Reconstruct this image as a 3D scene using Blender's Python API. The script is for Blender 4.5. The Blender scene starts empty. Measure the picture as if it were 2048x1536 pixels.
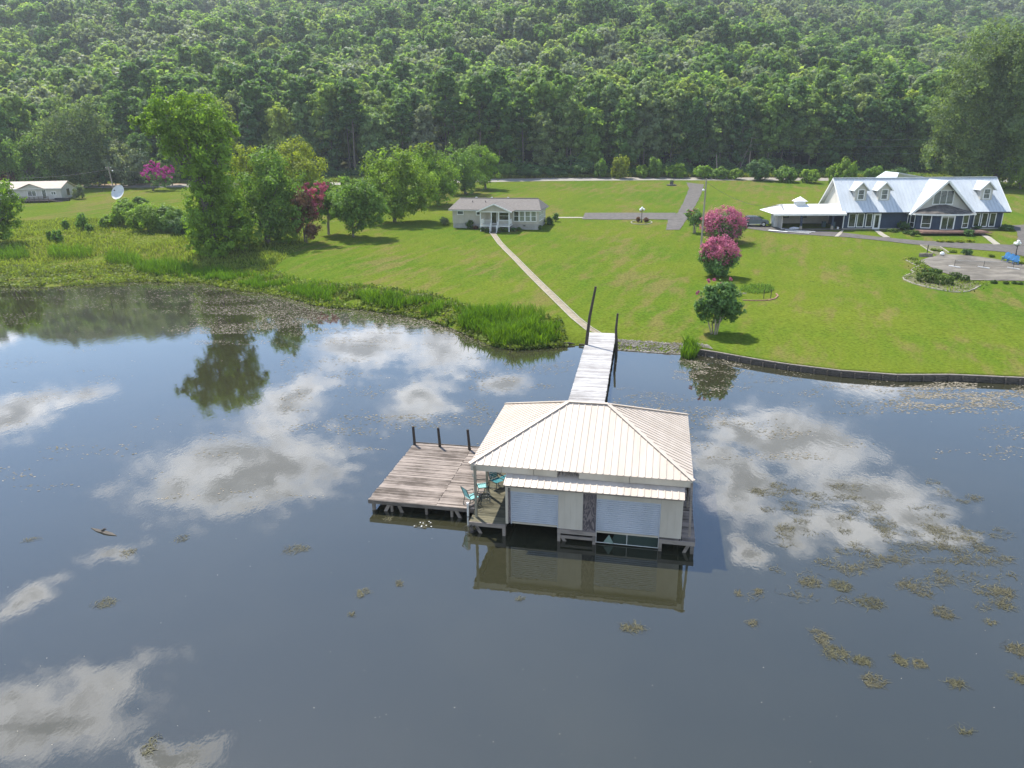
import bpy, math, random
import numpy as np
from mathutils import Vector, Matrix
random.seed(7); rng = np.random.default_rng(11)
SC = bpy.context.scene
COL = SC.collection
# ------------------------------------------------------------------ camera
CH, CF, CP, CR = 17.5, 1440.0, 0.3265, -0.010      # height, focal length in photo pixels, pitch, roll
cam_d = bpy.data.cameras.new('camera'); cam = bpy.data.objects.new('camera', cam_d); COL.objects.link(cam)
cam_d.sensor_width = 36.0; cam_d.lens = CF / 2048 * 36.0; cam_d.clip_start = 0.5; cam_d.clip_end = 4000
cam.matrix_world = Matrix.Translation((0, 0, CH)) @ Matrix.Rotation(math.pi / 2 - CP, 4, 'X') @ Matrix.Rotation(CR, 4, 'Z')
SC.camera = cam
# ------------------------------------------------------------------ light and sky
SUN = Vector((-0.36, 0.53, 1.0)).normalized()
SC.view_settings.view_transform = 'Standard'; SC.view_settings.look = 'None'
SC.view_settings.exposure = 1.0; SC.view_settings.gamma = 1.0; SC.view_settings.use_curve_mapping = False
sd = bpy.data.lights.new('sun', 'SUN'); sd.energy = 4.2; sd.angle = math.radians(0.55); sd.color = (1.0, 0.95, 0.86)
so = bpy.data.objects.new('sun', sd); COL.objects.link(so); so.location = (0, 0, 300)
so.rotation_euler = (-SUN).to_track_quat('-Z', 'Y').to_euler()

def ray(px, py):
    X, Y = px - 1024.0, py - 768.0
    c, s = math.cos(CR), math.sin(CR)
    X, Y = X * c + Y * s, -X * s + Y * c
    cp, sp = math.cos(CP), math.sin(CP)
    return (X, CF * cp - Y * sp, -CF * sp - Y * cp)
def atz(px, py, z):
    d = ray(px, py); t = (z - CH) / d[2]; return (d[0] * t, d[1] * t)
def aty(px, py, y):
    d = ray(px, py); t = y / d[1]; return (d[0] * t, CH + d[2] * t)

class NT:
    """small node-tree helper"""
    def __init__(s, tree): s.t = tree; s.n = tree.nodes; s.l = tree.links
    def __call__(s, typ, ins=None, **kw):
        n = s.n.new(typ)
        for k, v in kw.items(): setattr(n, k, v)
        for k, v in (ins or {}).items(): s.put(n.inputs[k], v)
        return n
    def put(s, sock, v):
        if isinstance(v, bpy.types.NodeSocket): s.l.new(v, sock)
        elif isinstance(v, bpy.types.Node): s.l.new(v.outputs[0], sock)
        else: sock.default_value = v
    def m(s, op, a, b=0.0, c=0.0, clamp=False):
        n = s('ShaderNodeMath', {0: a, 1: b, 2: c}, operation=op); n.use_clamp = clamp; return n.outputs[0]
    def ss(s, v, a, b):
        n = s('ShaderNodeMapRange', {0: v, 1: a, 2: b, 3: 0.0, 4: 1.0}); n.interpolation_type = 'SMOOTHSTEP'; return n.outputs[0]
    def noise(s, vec, scale, detail=4, rough=0.55, dist=0.0, dim='3D'):
        n = s('ShaderNodeTexNoise', noise_dimensions=dim)
        if vec is not None: s.put(n.inputs['Vector'], vec)
        n.inputs['Scale'].default_value = scale; n.inputs['Detail'].default_value = detail
        n.inputs['Roughness'].default_value = rough; n.inputs['Distortion'].default_value = dist
        return n.outputs[0]
    def mix(s, f, a, b, typ='MIX'):
        n = s('ShaderNodeMix', data_type='RGBA', blend_type=typ)
        s.put(n.inputs[0], f)
        for i, v in ((6, a), (7, b)):
            if isinstance(v, (tuple, list)) and len(v) == 3: v = (*v, 1)
            s.put(n.inputs[i], v)
        return n.outputs[2]
    def ramp(s, f, stops):
        n = s('ShaderNodeValToRGB'); s.put(n.inputs[0], f); e = n.color_ramp.elements
        while len(e) > 1: e.remove(e[-1])
        for i, (p, c) in enumerate(stops):
            k = e[0] if i == 0 else e.new(p)
            k.position = p; k.color = (*c, 1) if len(c) == 3 else c
        return n.outputs[0]

W = bpy.data.worlds.new('World'); SC.world = W; W.use_nodes = True
w = NT(W.node_tree); w.n.clear()
SKY_STRENGTH = 0.135
SC.cycles.max_bounces = 6; SC.cycles.diffuse_bounces = 3; SC.cycles.glossy_bounces = 3; SC.cycles.transmission_bounces = 3; SC.cycles.transparent_max_bounces = 6; SC.cycles.caustics_reflective = False; SC.cycles.caustics_refractive = False
sky = w('ShaderNodeTexSky', sky_type='NISHITA'); sky.sun_disc = False
sky.sun_elevation = math.asin(SUN.z); sky.sun_rotation = math.atan2(SUN.x, SUN.y)
sky.air_density = 1.0; sky.dust_density = 0.25; sky.ozone_density = 2.8; sky.altitude = 200
tc = w('ShaderNodeTexCoord'); sep = w('ShaderNodeSeparateXYZ', {0: tc.outputs['Generated']})
zc = w.m('MAXIMUM', sep.outputs[2], 0.06)
U = w.m('DIVIDE', sep.outputs[0], zc); V = w.m('DIVIDE', sep.outputs[1], zc)
pl = w('ShaderNodeCombineXYZ', {0: U, 1: V})
# cumulus patches: a general broken field plus the clouds whose mirror images lie on the lake
def skyuv(px, py):
    d = ray(px, py); return (d[0] / -d[2], d[1] / -d[2])
CLOUDS = [(500, 930, 240, 95), (590, 800, 75, 75), (740, 690, 120, 55), (900, 690, 100, 60), (20, 830, 120, 60), (165, 795, 50, 28),
          (60, 1440, 260, 150), (350, 1520, 130, 50), (20, 1215, 60, 60), (840, 800, 90, 50), (1470, 960, 90, 100), (1600, 880, 130, 90),
          (1760, 990, 170, 60), (1680, 1070, 130, 55), (1500, 1100, 50, 30), (1010, 760, 60, 22), (1730, 770, 90, 40), (220, 1115, 60, 28), (5, 680, 40, 20),
          (1480, 860, 90, 45), (1850, 1060, 90, 35)]
warp = w.noise(pl, 2.4, 3, 0.6); warp2 = w.noise(w('ShaderNodeVectorMath', {0: pl, 1: (7.3, 2.1, 0)}, operation='ADD'), 2.4, 3, 0.6)
Uw = w.m('ADD', U, w.m('MULTIPLY', w.m('SUBTRACT', warp, 0.5), 0.34)); Vw = w.m('ADD', V, w.m('MULTIPLY', w.m('SUBTRACT', warp2, 0.5), 0.5))
field = None
for (px, py, rx, ry) in CLOUDS:
    u0, v0 = skyuv(px, py); u1, _ = skyuv(px + rx, py); _, v1 = skyuv(px, py - ry); _, v2 = skyuv(px, py + ry)
    ax = abs(u1 - u0); ay = abs(v1 - v2) / 2
    a = w.m('DIVIDE', w.m('SUBTRACT', Uw, u0), ax); b = w.m('DIVIDE', w.m('SUBTRACT', Vw, v0), ay)
    g = w.m('SUBTRACT', 1.0, w.m('SQRT', w.m('ADD', w.m('MULTIPLY', a, a), w.m('MULTIPLY', b, b))))
    field = g if field is None else w.m('MAXIMUM', field, g)
# the same broken cumulus goes on over the rest of the sky, away from the patch mirrored in the lake
big = w.noise(pl, 1.1, 4, 0.55)
r2 = w.m('SQRT', w.m('ADD', w.m('MULTIPLY', U, U), w.m('MULTIPLY', w.m('SUBTRACT', V, 2.2), w.m('SUBTRACT', V, 2.2))))
other = w.m('SUBTRACT', w.m('MULTIPLY', w.m('SUBTRACT', big, 0.50), 6.0), w.m('MULTIPLY', w.m('SUBTRACT', 1.0, w.ss(r2, 2.2, 3.2)), 4.0))
field = w.m('MAXIMUM', field, other)
fine = w.noise(pl, 10.0, 7, 0.68); fine2 = w.noise(pl, 3.2, 3, 0.55)
dens = w.m('ADD', field, w.m('ADD', w.m('MULTIPLY', w.m('SUBTRACT', fine, 0.5), 2.1), w.m('MULTIPLY', w.m('SUBTRACT', fine2, 0.5), 0.6)))
cover = w.m('MULTIPLY', w.ss(dens, -0.12, 0.62), 0.92)
thick = w.ss(w.m('ADD', dens, w.m('MULTIPLY', w.m('SUBTRACT', fine2, 0.5), 2.2)), 0.35, 1.0)
ccol = w.mix(thick, (11.2, 11.3, 11.9), (4.6, 4.7, 5.1))
low = w.ss(sep.outputs[2], 0.0, 0.10)
skyc = w.mix(w.m('MULTIPLY', cover, low), sky.outputs[0], ccol)
W.cycles.sampling_method = 'MANUAL'; W.cycles.sample_map_resolution = 512
bg = w('ShaderNodeBackground', {0: skyc, 1: SKY_STRENGTH}); wo = w('ShaderNodeOutputWorld', {0: bg.outputs[0]})

# ------------------------------------------------------------------ materials
MATS = {}
def mat(name, build=None, **kw):
    if name in MATS: return MATS[name]
    m = bpy.data.materials.new(name); m.use_nodes = True; t = NT(m.node_tree); t.n.clear()
    out = t('ShaderNodeOutputMaterial'); sh = build(t); t.l.new(sh.outputs[0], out.inputs[0]); MATS[name] = m
    return m
def pbsdf(t, col, rough=0.7, metal=0.0, spec=0.5, normal=None, ior=None):
    n = t('ShaderNodeBsdfPrincipled')
    if isinstance(col, tuple): col = (*col[:3], 1)
    t.put(n.inputs['Base Color'], col); t.put(n.inputs['Roughness'], rough); n.inputs['Metallic'].default_value = metal
    n.inputs['Specular IOR Level'].default_value = spec
    if ior: n.inputs['IOR'].default_value = ior
    if normal is not None: t.l.new(normal, n.inputs['Normal'])
    return n
def pos(t, obj=False):
    return t('ShaderNodeTexCoord').outputs['Object'] if obj else t('ShaderNodeNewGeometry').outputs['Position']
def scaled(t, v, sx, sy, sz):
    return t('ShaderNodeVectorMath', {0: v, 1: (sx, sy, sz)}, operation='MULTIPLY').outputs[0]
def bump(t, h, strength=0.4, dist=0.05):
    return t('ShaderNodeBump', {'Strength': strength, 'Distance': dist, 'Height': h}).outputs[0]
def weathered(name, c1, c2, scale=1.5, rough=0.7, stretch=(1, 1, 1), metal=0.0, spec=0.4, var=0.0, bmp=0.15):
    def b(t):
        p = scaled(t, pos(t, True), *stretch)
        f = t.ss(t.noise(p, scale, 6, 0.62), 0.3, 0.72); col = t.mix(f, c1, c2)
        if var:
            r = t('ShaderNodeObjectInfo').outputs['Random']
            col = t.mix(1.0, col, t.ramp(r, [(0, (1 - var,) * 3), (1, (1 + var,) * 3)]), 'MULTIPLY')
        return pbsdf(t, col, rough, metal, spec, bump(t, t.noise(p, scale * 6, 4), bmp, 0.02))
    return mat(name, b)
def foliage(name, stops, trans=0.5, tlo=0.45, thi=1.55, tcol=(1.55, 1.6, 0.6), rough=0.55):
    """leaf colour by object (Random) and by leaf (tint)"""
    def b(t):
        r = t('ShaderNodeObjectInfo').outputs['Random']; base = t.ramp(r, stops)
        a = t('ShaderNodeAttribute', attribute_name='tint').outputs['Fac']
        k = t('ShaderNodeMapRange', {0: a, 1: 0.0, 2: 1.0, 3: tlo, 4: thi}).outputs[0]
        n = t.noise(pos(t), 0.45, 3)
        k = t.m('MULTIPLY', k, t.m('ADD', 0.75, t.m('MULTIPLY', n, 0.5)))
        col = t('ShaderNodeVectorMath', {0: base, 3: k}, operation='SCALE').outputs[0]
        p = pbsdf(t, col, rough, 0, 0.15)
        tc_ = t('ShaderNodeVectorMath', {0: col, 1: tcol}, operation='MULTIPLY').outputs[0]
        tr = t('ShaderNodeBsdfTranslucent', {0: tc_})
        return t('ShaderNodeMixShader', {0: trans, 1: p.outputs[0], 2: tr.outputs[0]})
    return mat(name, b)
def g3(*c): return c
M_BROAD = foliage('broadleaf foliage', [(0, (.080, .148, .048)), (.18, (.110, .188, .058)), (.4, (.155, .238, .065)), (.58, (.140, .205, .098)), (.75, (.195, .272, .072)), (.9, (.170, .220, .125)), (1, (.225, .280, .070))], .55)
M_PINE = foliage('pine needles', [(0, (.065, .125, .040)), (.5, (.085, .155, .046)), (1, (.115, .180, .050))], 0.5)
M_GREY = foliage('grey green foliage', [(0, (.150, .190, .115)), (1, (.180, .210, .140))], 0.5)
M_BRIGHT = foliage('bright leaf foliage', [(0, (.135, .225, .026)), (1, (.165, .245, .032))], 0.42, .35, 1.6)
M_YELLOW = foliage('yellow green foliage', [(0, (.200, .240, .022)), (1, (.215, .250, .024))], 0.45, .4, 1.5)
M_MID = foliage('mid green foliage', [(0, (.105, .190, .034)), (1, (.130, .210, .042))], 0.42, .35, 1.6)
M_DARK = foliage('dark leaf foliage', [(0, (.066, .125, .046)), (1, (.085, .150, .055))], 0.45)
M_OLIVE = foliage('olive dark foliage', [(0, (.105, .150, .062)), (1, (.120, .165, .070))], 0.48)
M_MYRTLE = foliage('crape myrtle leaves', [(0, (.110, .195, .062)), (1, (.130, .215, .070))], 0.42, .35, 1.6, tcol=(1.3, 1.4, .6))
M_RUST = foliage('reddish seed foliage', [(0, (.130, .070, .040)), (1, (.150, .085, .045))], 0.3, tcol=(1.2, .9, .6))
M_PINK = foliage('pink blossom', [(0, (.47, .145, .235)), (1, (.51, .17, .26))], 0.4, 0.4, 1.35, tcol=(1.1, .85, .95))
M_MAGENTA = foliage('magenta blossom', [(0, (.44, .05, .27)), (1, (.48, .07, .29))], 0.35, 0.55, 1.4, tcol=(1.1, .8, 1))
M_ROSE = foliage('rose red blossom', [(0, (.42, .10, .155)), (1, (.46, .12, .18))], 0.4, 0.45, 1.4, tcol=(1.1, .8, .9))
M_REED = foliage('reed blades', [(0, (.100, .205, .014)), (1, (.125, .235, .018))], 0.42, 0.25, 1.45, tcol=(1.3, 1.25, .3))
M_MARSH = foliage('marsh plants', [(0, (.150, .205, .035)), (1, (.165, .210, .042))], 0.4, 0.35, 1.4)
M_SHRUB = foliage('clipped shrub leaves', [(0, (.050, .095, .018)), (.6, (.075, .115, .022)), (1, (.060, .090, .030))], 0.25)
M_WEED = foliage('water weed', [(0, (.105, .100, .052)), (1, (.130, .118, .068))], 0.2, 0.4, 1.5, tcol=(1, 1, .7))
M_BARK = weathered('bark', (.085, .072, .060), (.165, .145, .120), 3, 0.9, (4, 4, 1))
M_PALEBARK = weathered('pale bark', (.22, .18, .14), (.36, .31, .25), 3, 0.85, (4, 4, 1))
# weathered wood of the docks
def deckwood(name, light, dark, grey):
    def b(t):
        p = pos(t, True); r = t('ShaderNodeObjectInfo').outputs['Random']
        off = t('ShaderNodeCombineXYZ', {0: t.m('MULTIPLY', r, 37.0), 1: t.m('MULTIPLY', r, 91.0)})
        q = t('ShaderNodeVectorMath', {0: p, 1: off.outputs[0]}, operation='ADD').outputs[0]
        grain = t.noise(scaled(t, q, 1.6, 26, 26), 1.0, 6, 0.65); blot = t.noise(scaled(t, q, .9, 3.0, 3.0), 1.4, 4, 0.6)
        world = t.noise(pos(t), 0.55, 5, 0.6)
        f = t.m('ADD', t.m('MULTIPLY', grain, .8), t.m('MULTIPLY', blot, .55)); f = t.m('ADD', f, t.m('MULTIPLY', world, .9))
        f = t.m('ADD', f, t.m('MULTIPLY', t.m('SUBTRACT', r, .5), .42))
        col = t.mix(t.ss(f, .82, 1.42), dark, light); col = t.mix(t.ss(blot, .5, .8), col, grey)
        return pbsdf(t, col, .82, 0, .25, bump(t, grain, .5, .01))
    return mat(name, b)
M_DECK = deckwood('weathered deck boards', (.315, .262, .222), (.070, .054, .042), (.22, .185, .158))
M_WALK = deckwood('bleached walkway boards', (.48, .465, .45), (.24, .225, .213), (.39, .375, .36))
M_DAMP = deckwood('damp mossy boards', (.15, .135, .085), (.062, .058, .036), (.12, .115, .075))
M_BEAM = deckwood('grey weathered beam', (.30, .255, .215), (.10, .085, .070), (.22, .19, .165))
M_POST = weathered('dark creosote post', (.030, .024, .019), (.085, .066, .052), 4, .85, (3, 3, 1))
# ------------------------------------------------------------------ mesh and object helpers
def link(o, parent=None):
    COL.objects.link(o)
    if parent is not None: o.parent = parent
    return o
def tag(o, label=None, cat=None, group=None, kind=None):
    if label: o['label'] = label
    if cat: o['category'] = cat
    if group: o['group'] = group
    if kind: o['kind'] = kind
    return o
def thing(name, label, cat, loc=(0, 0, 0), rotz=0.0, group=None):
    o = bpy.data.objects.new(name, None); o.empty_display_size = .3; link(o); o.location = loc; o.rotation_euler = (0, 0, rotz)
    return tag(o, label, cat, group)
class MB:
    def __init__(s): s.v = []; s.f = []
    def add(s, vs, fs):
        k = len(s.v); s.v += [tuple(a) for a in vs]; s.f += [tuple(i + k for i in q) for q in fs]; return s
    def box(s, x0, x1, y0, y1, z0, z1):
        return s.add([(x0, y0, z0), (x1, y0, z0), (x1, y1, z0), (x0, y1, z0), (x0, y0, z1), (x1, y0, z1), (x1, y1, z1), (x0, y1, z1)],
                     [(0, 3, 2, 1), (4, 5, 6, 7), (0, 1, 5, 4), (1, 2, 6, 5), (2, 3, 7, 6), (3, 0, 4, 7)])
    def beam(s, p, q, a, b, up=(0, 0, 1)):
        p = Vector(p); q = Vector(q); d = (q - p).normalized(); up = Vector(up)
        if abs(d.dot(up)) > .95: up = Vector((0, 1, 0))
        x = d.cross(up).normalized() * a / 2; y = x.cross(d).normalized() * b / 2
        vs = [p - x - y, p + x - y, p + x + y, p - x + y, q - x - y, q + x - y, q + x + y, q - x + y]
        return s.add(vs, [(0, 3, 2, 1), (4, 5, 6, 7), (0, 1, 5, 4), (1, 2, 6, 5), (2, 3, 7, 6), (3, 0, 4, 7)])
    def tube(s, pts, rad, n=8, cap=True):
        pts = [Vector(p) for p in pts]; k = len(s.v)
        if not isinstance(rad, (list, tuple)): rad = [rad] * len(pts)
        for i, p in enumerate(pts):
            d = (pts[min(i + 1, len(pts) - 1)] - pts[max(i - 1, 0)]).normalized()
            u = Vector((0, 0, 1)) if abs(d.z) < .9 else Vector((0, 1, 0))
            x = d.cross(u).normalized(); y = x.cross(d).normalized()
            for j in range(n):
                a = 2 * math.pi * j / n; s.v.append(tuple(p + (x * math.cos(a) + y * math.sin(a)) * rad[i]))
        for i in range(len(pts) - 1):
            for j in range(n):
                a, b = k + i * n + j, k + i * n + (j + 1) % n; s.f.append((a, b, b + n, a + n))
        if cap:
            s.f.append(tuple(k + j for j in reversed(range(n)))); s.f.append(tuple(k + (len(pts) - 1) * n + j for j in range(n)))
        return s
    def lathe(s, prof, n=16, c=(0, 0, 0)):
        k = len(s.v)
        for (r, z) in prof:
            for j in range(n):
                a = 2 * math.pi * j / n; s.v.append((c[0] + r * math.cos(a), c[1] + r * math.sin(a), c[2] + z))
        for i in range(len(prof) - 1):
            for j in range(n):
                a, b = k + i * n + j, k + i * n + (j + 1) % n; s.f.append((a, b, b + n, a + n))
        return s
    def slab(s, poly, t, n=None):
        """thick polygon: extrude poly (3-D, flat) by -t along its normal"""
        P = [Vector(p) for p in poly]
        if n is None: n = (P[1] - P[0]).cross(P[2] - P[0]).normalized()
        Q = [p - n * t for p in P]; m = len(P)
        fs = [tuple(range(m)), tuple(range(2 * m - 1, m - 1, -1))] + [(i, i + m, (i + 1) % m + m, (i + 1) % m) for i in range(m)]
        return s.add(P + Q, fs)
    def prism(s, prof, a, b, axis='x'):
        """closed 2-D profile extruded from a to b along an axis"""
        m = len(prof)
        def P(t, q): return (t, q[0], q[1]) if axis == 'x' else ((q[0], t, q[1]) if axis == 'y' else (q[0], q[1], t))
        return s.add([P(a, q) for q in prof] + [P(b, q) for q in prof],
                     [tuple(range(m)), tuple(range(2 * m - 1, m - 1, -1))] + [(i, i + m, (i + 1) % m + m, (i + 1) % m) for i in range(m)])
    def mesh(s, name, m, smooth=False):
        me = bpy.data.meshes.new(name); me.from_pydata(s.v, [], s.f); me.materials.append(m)
        if smooth: me.shade_smooth()
        me.validate(); me.update(); return me
    def obj(s, name, m, parent=None, smooth=False, fixn=True):
        me = s.mesh(name, m, smooth)
        if fixn:
            import bmesh
            bm = bmesh.new(); bm.from_mesh(me); bmesh.ops.recalc_face_normals(bm, faces=bm.faces); bm.to_mesh(me); bm.free()
        return link(bpy.data.objects.new(name, me), parent)
def box(name, m, parent, *d): return MB().box(*d).obj(name, m, parent)
def np_mesh(name, V, F, m, tint=None):
    """V (n,3), F (k,4) or (k,3)"""
    me = bpy.data.meshes.new(name); V = np.asarray(V, np.float32); F = np.asarray(F, np.int32); k = F.shape[1]
    me.vertices.add(len(V)); me.vertices.foreach_set('co', V.ravel())
    me.loops.add(F.size); me.loops.foreach_set('vertex_index', F.ravel())
    me.polygons.add(len(F)); me.polygons.foreach_set('loop_start', np.arange(len(F), dtype=np.int32) * k)
    me.polygons.foreach_set('loop_total', np.full(len(F), k, np.int32))
    if tint is not None:
        a = me.attributes.new('tint', 'FLOAT', 'POINT'); a.data.foreach_set('value', np.asarray(tint, np.float32))
    me.materials.append(m); me.update(calc_edges=True); return me
def unit(a): return a / (np.linalg.norm(a, axis=1, keepdims=True) + 1e-9)
def leaf_arrays(P, N, S, T, R=None, aspect=1.0):
    R = R or rng
    n = len(P); N = unit(N); a = unit(np.cross(N, R.normal(size=(n, 3)))); b = np.cross(N, a)
    S = S[:, None]; b = b * aspect
    V = np.stack([P - a * S, P - b * S * .7 + N * S * .18, P + a * S, P + b * S * .7 + N * S * .18], 1).reshape(-1, 3)
    F = np.arange(4 * n).reshape(n, 4); return V, F, np.repeat(T, 4)
CLUMP_DIV = [75]
def lobe_points(lobes, count, clump=.30, clumps=None, R=None, shell=.62, droop=0.0):
    """leaf clump positions over a set of ellipsoid lobes: little sprays scattered through the outer part of each lobe"""
    R = R or rng
    lobes = np.asarray(lobes, float); ar = (lobes[:, 3] * lobes[:, 4] + lobes[:, 3] * lobes[:, 5] + lobes[:, 4] * lobes[:, 5]); ar = ar / ar.sum()
    Ps, Ns, Ts = [], [], []
    for L, w_ in zip(lobes, ar):
        n = max(12, int(count * w_)); k = clumps or max(9, int(n / CLUMP_DIV[0]))
        d = unit(R.normal(size=(k, 3))); rad = shell + (1.03 - shell) * R.random((k, 1)) ** .6
        c = d * rad
        idx = R.integers(0, k, n); dl = R.normal(size=(n, 3)) * clump * .55; p = c[idx] + dl
        q = p * L[3:6] + L[:3]; q[:, 2] -= droop * np.abs(R.normal(size=n))
        out = unit(p / L[3:6]); nn = out * .45 + unit(dl) * .75 + R.normal(size=(n, 3)) * .35 + np.array([0, 0, .25])
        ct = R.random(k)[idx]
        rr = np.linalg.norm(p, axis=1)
        Ps.append(q); Ns.append(nn); Ts.append(np.clip(.42 * ct + .26 * R.random(n) + .32 * np.clip(rr, 0, 1.1), 0, 1))  # tint lightens outwards and by clump: crown light and shade put into colour
    return np.concatenate(Ps), np.concatenate(Ns), np.concatenate(Ts)
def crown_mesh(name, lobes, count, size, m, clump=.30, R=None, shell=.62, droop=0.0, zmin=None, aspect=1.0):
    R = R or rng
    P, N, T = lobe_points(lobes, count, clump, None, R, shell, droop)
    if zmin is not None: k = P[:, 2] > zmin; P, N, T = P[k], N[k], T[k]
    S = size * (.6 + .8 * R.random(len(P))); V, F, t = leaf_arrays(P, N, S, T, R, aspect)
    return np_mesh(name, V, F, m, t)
def branches(mb, base, tips, r0, n=6, R=random):
    for tip in tips:
        b = Vector(base); t = Vector(tip); m_ = b.lerp(t, .5) + Vector((R.uniform(-.1, .1), R.uniform(-.1, .1), .12)) * (t - b).length
        mb.tube([b, m_, t], [r0, r0 * .6, r0 * .15], n, cap=False)
    return mb
# ------------------------------------------------------------------ terrain
SHORE_PX = [(-300, 560), (0, 572), (100, 574), (200, 566), (290, 563), (400, 565), (480, 580), (560, 590), (640, 612), (730, 618), (850, 637), (920, 662),
            (980, 688), (1030, 698), (1110, 692), (1160, 690), (1240, 699), (1340, 706), (1400, 709), (1480, 724), (1560, 738), (1680, 753), (1800, 762), (1900, 761), (2048, 768), (2300, 776)]
SH = np.array([(-460, 120), (-180, 108)] + [atz(a, b, 0) for a, b in SHORE_PX] + [(90, 47), (460, 40)])
ZT = np.array([(0, .2), (48, .50), (62, .62), (90, .95), (110, 1.6), (130, 2.6), (160, 4.0), (185, 5.2), (200, 6.0), (208, 6.6), (216, 7.0), (226, 8.4), (250, 12.5), (300, 23), (400, 47), (500, 73), (600, 98), (700, 122), (850, 146), (1000, 160), (1200, 166)])
def ysh(x): return np.interp(x, SH[:, 0], SH[:, 1])
_yy = np.arange(0, 1200, 1.0); _zz = np.interp(_yy, ZT[:, 0], ZT[:, 1])
_zz = np.convolve(np.pad(_zz, 6, mode='edge'), np.ones(13) / 13, 'valid')
def hz(x, y):
    """ground height"""
    x = np.asarray(x, float); y = np.asarray(y, float); d = y - ysh(x)
    z = np.interp(y, _yy, _zz)
    far = np.clip((y - 245) / 120, 0, 1); z = z + far * (7 * np.sin(x / 83 + 1.0) + 4 * np.sin(x / 37 + y / 61) + 3 * np.sin(y / 29 + x / 140)) + far * (-.03 * x)
    wall = np.clip((x - 15.5) / 1.0, 0, 1); marsh = np.clip((-x - 14) / 12, 0, 1)
    soft = .10 + np.where(d > 0, .26 * d, 0.0); soft = soft * (1 - marsh) + marsh * (.04 + .05 * d + .002 * d * np.abs(d))
    soft = np.where(d < .5, soft * np.clip(d / .5, 0, 1), soft)
    hard = np.where(d > .28, 999.0, -.2)
    bank = np.where(wall > .5, hard, soft)
    zz = np.minimum(z, bank); return np.where(d < 0, np.maximum(-.25 + .12 * d, -2.2) * np.clip(-d / .5, 0, 1), zz)
def H(x, y): return float(hz(x, y))
def G(px, py):
    """the point of the ground seen at a place of the photograph"""
    d = Vector(ray(px, py)).normalized(); t = 20.0; p = None
    while t < 1400:
        p = Vector((0, 0, CH)) + d * t
        if p.z < max(H(p.x, p.y), -.01): break
        t += .5
    a, b = t - .5, t
    for _ in range(14):
        m_ = (a + b) / 2; p = Vector((0, 0, CH)) + d * m_
        if p.z < max(H(p.x, p.y), -.01): b = m_
        else: a = m_
    p.z = H(p.x, p.y); return p
XS = np.unique(np.concatenate([np.arange(-460, -100, 12), np.arange(-100, -70, 4), np.arange(-70, 48, .75), np.arange(48, 100, 4), np.arange(100, 461, 12)]))
DS = np.concatenate([[-60, -30, -15, -8, -4, -2, -1, -.5, 0, .27, .29, .5, 1, 1.5, 2, 3, 4], np.arange(5.5, 30, 1.5), np.arange(30, 190, 2.5), np.arange(190, 330, 8), np.arange(330, 1050, 25)])
gx = np.repeat(XS[:, None], len(DS), 1); gy = ysh(XS)[:, None] + DS[None, :]
V = np.stack([gx, gy, hz(gx, gy)], 2).reshape(-1, 3)
nx, ny = len(XS), len(DS); ii = np.arange(nx * ny).reshape(nx, ny)
F = np.stack([ii[:-1, :-1], ii[1:, :-1], ii[1:, 1:], ii[:-1, 1:]], 2).reshape(-1, 4)
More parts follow.
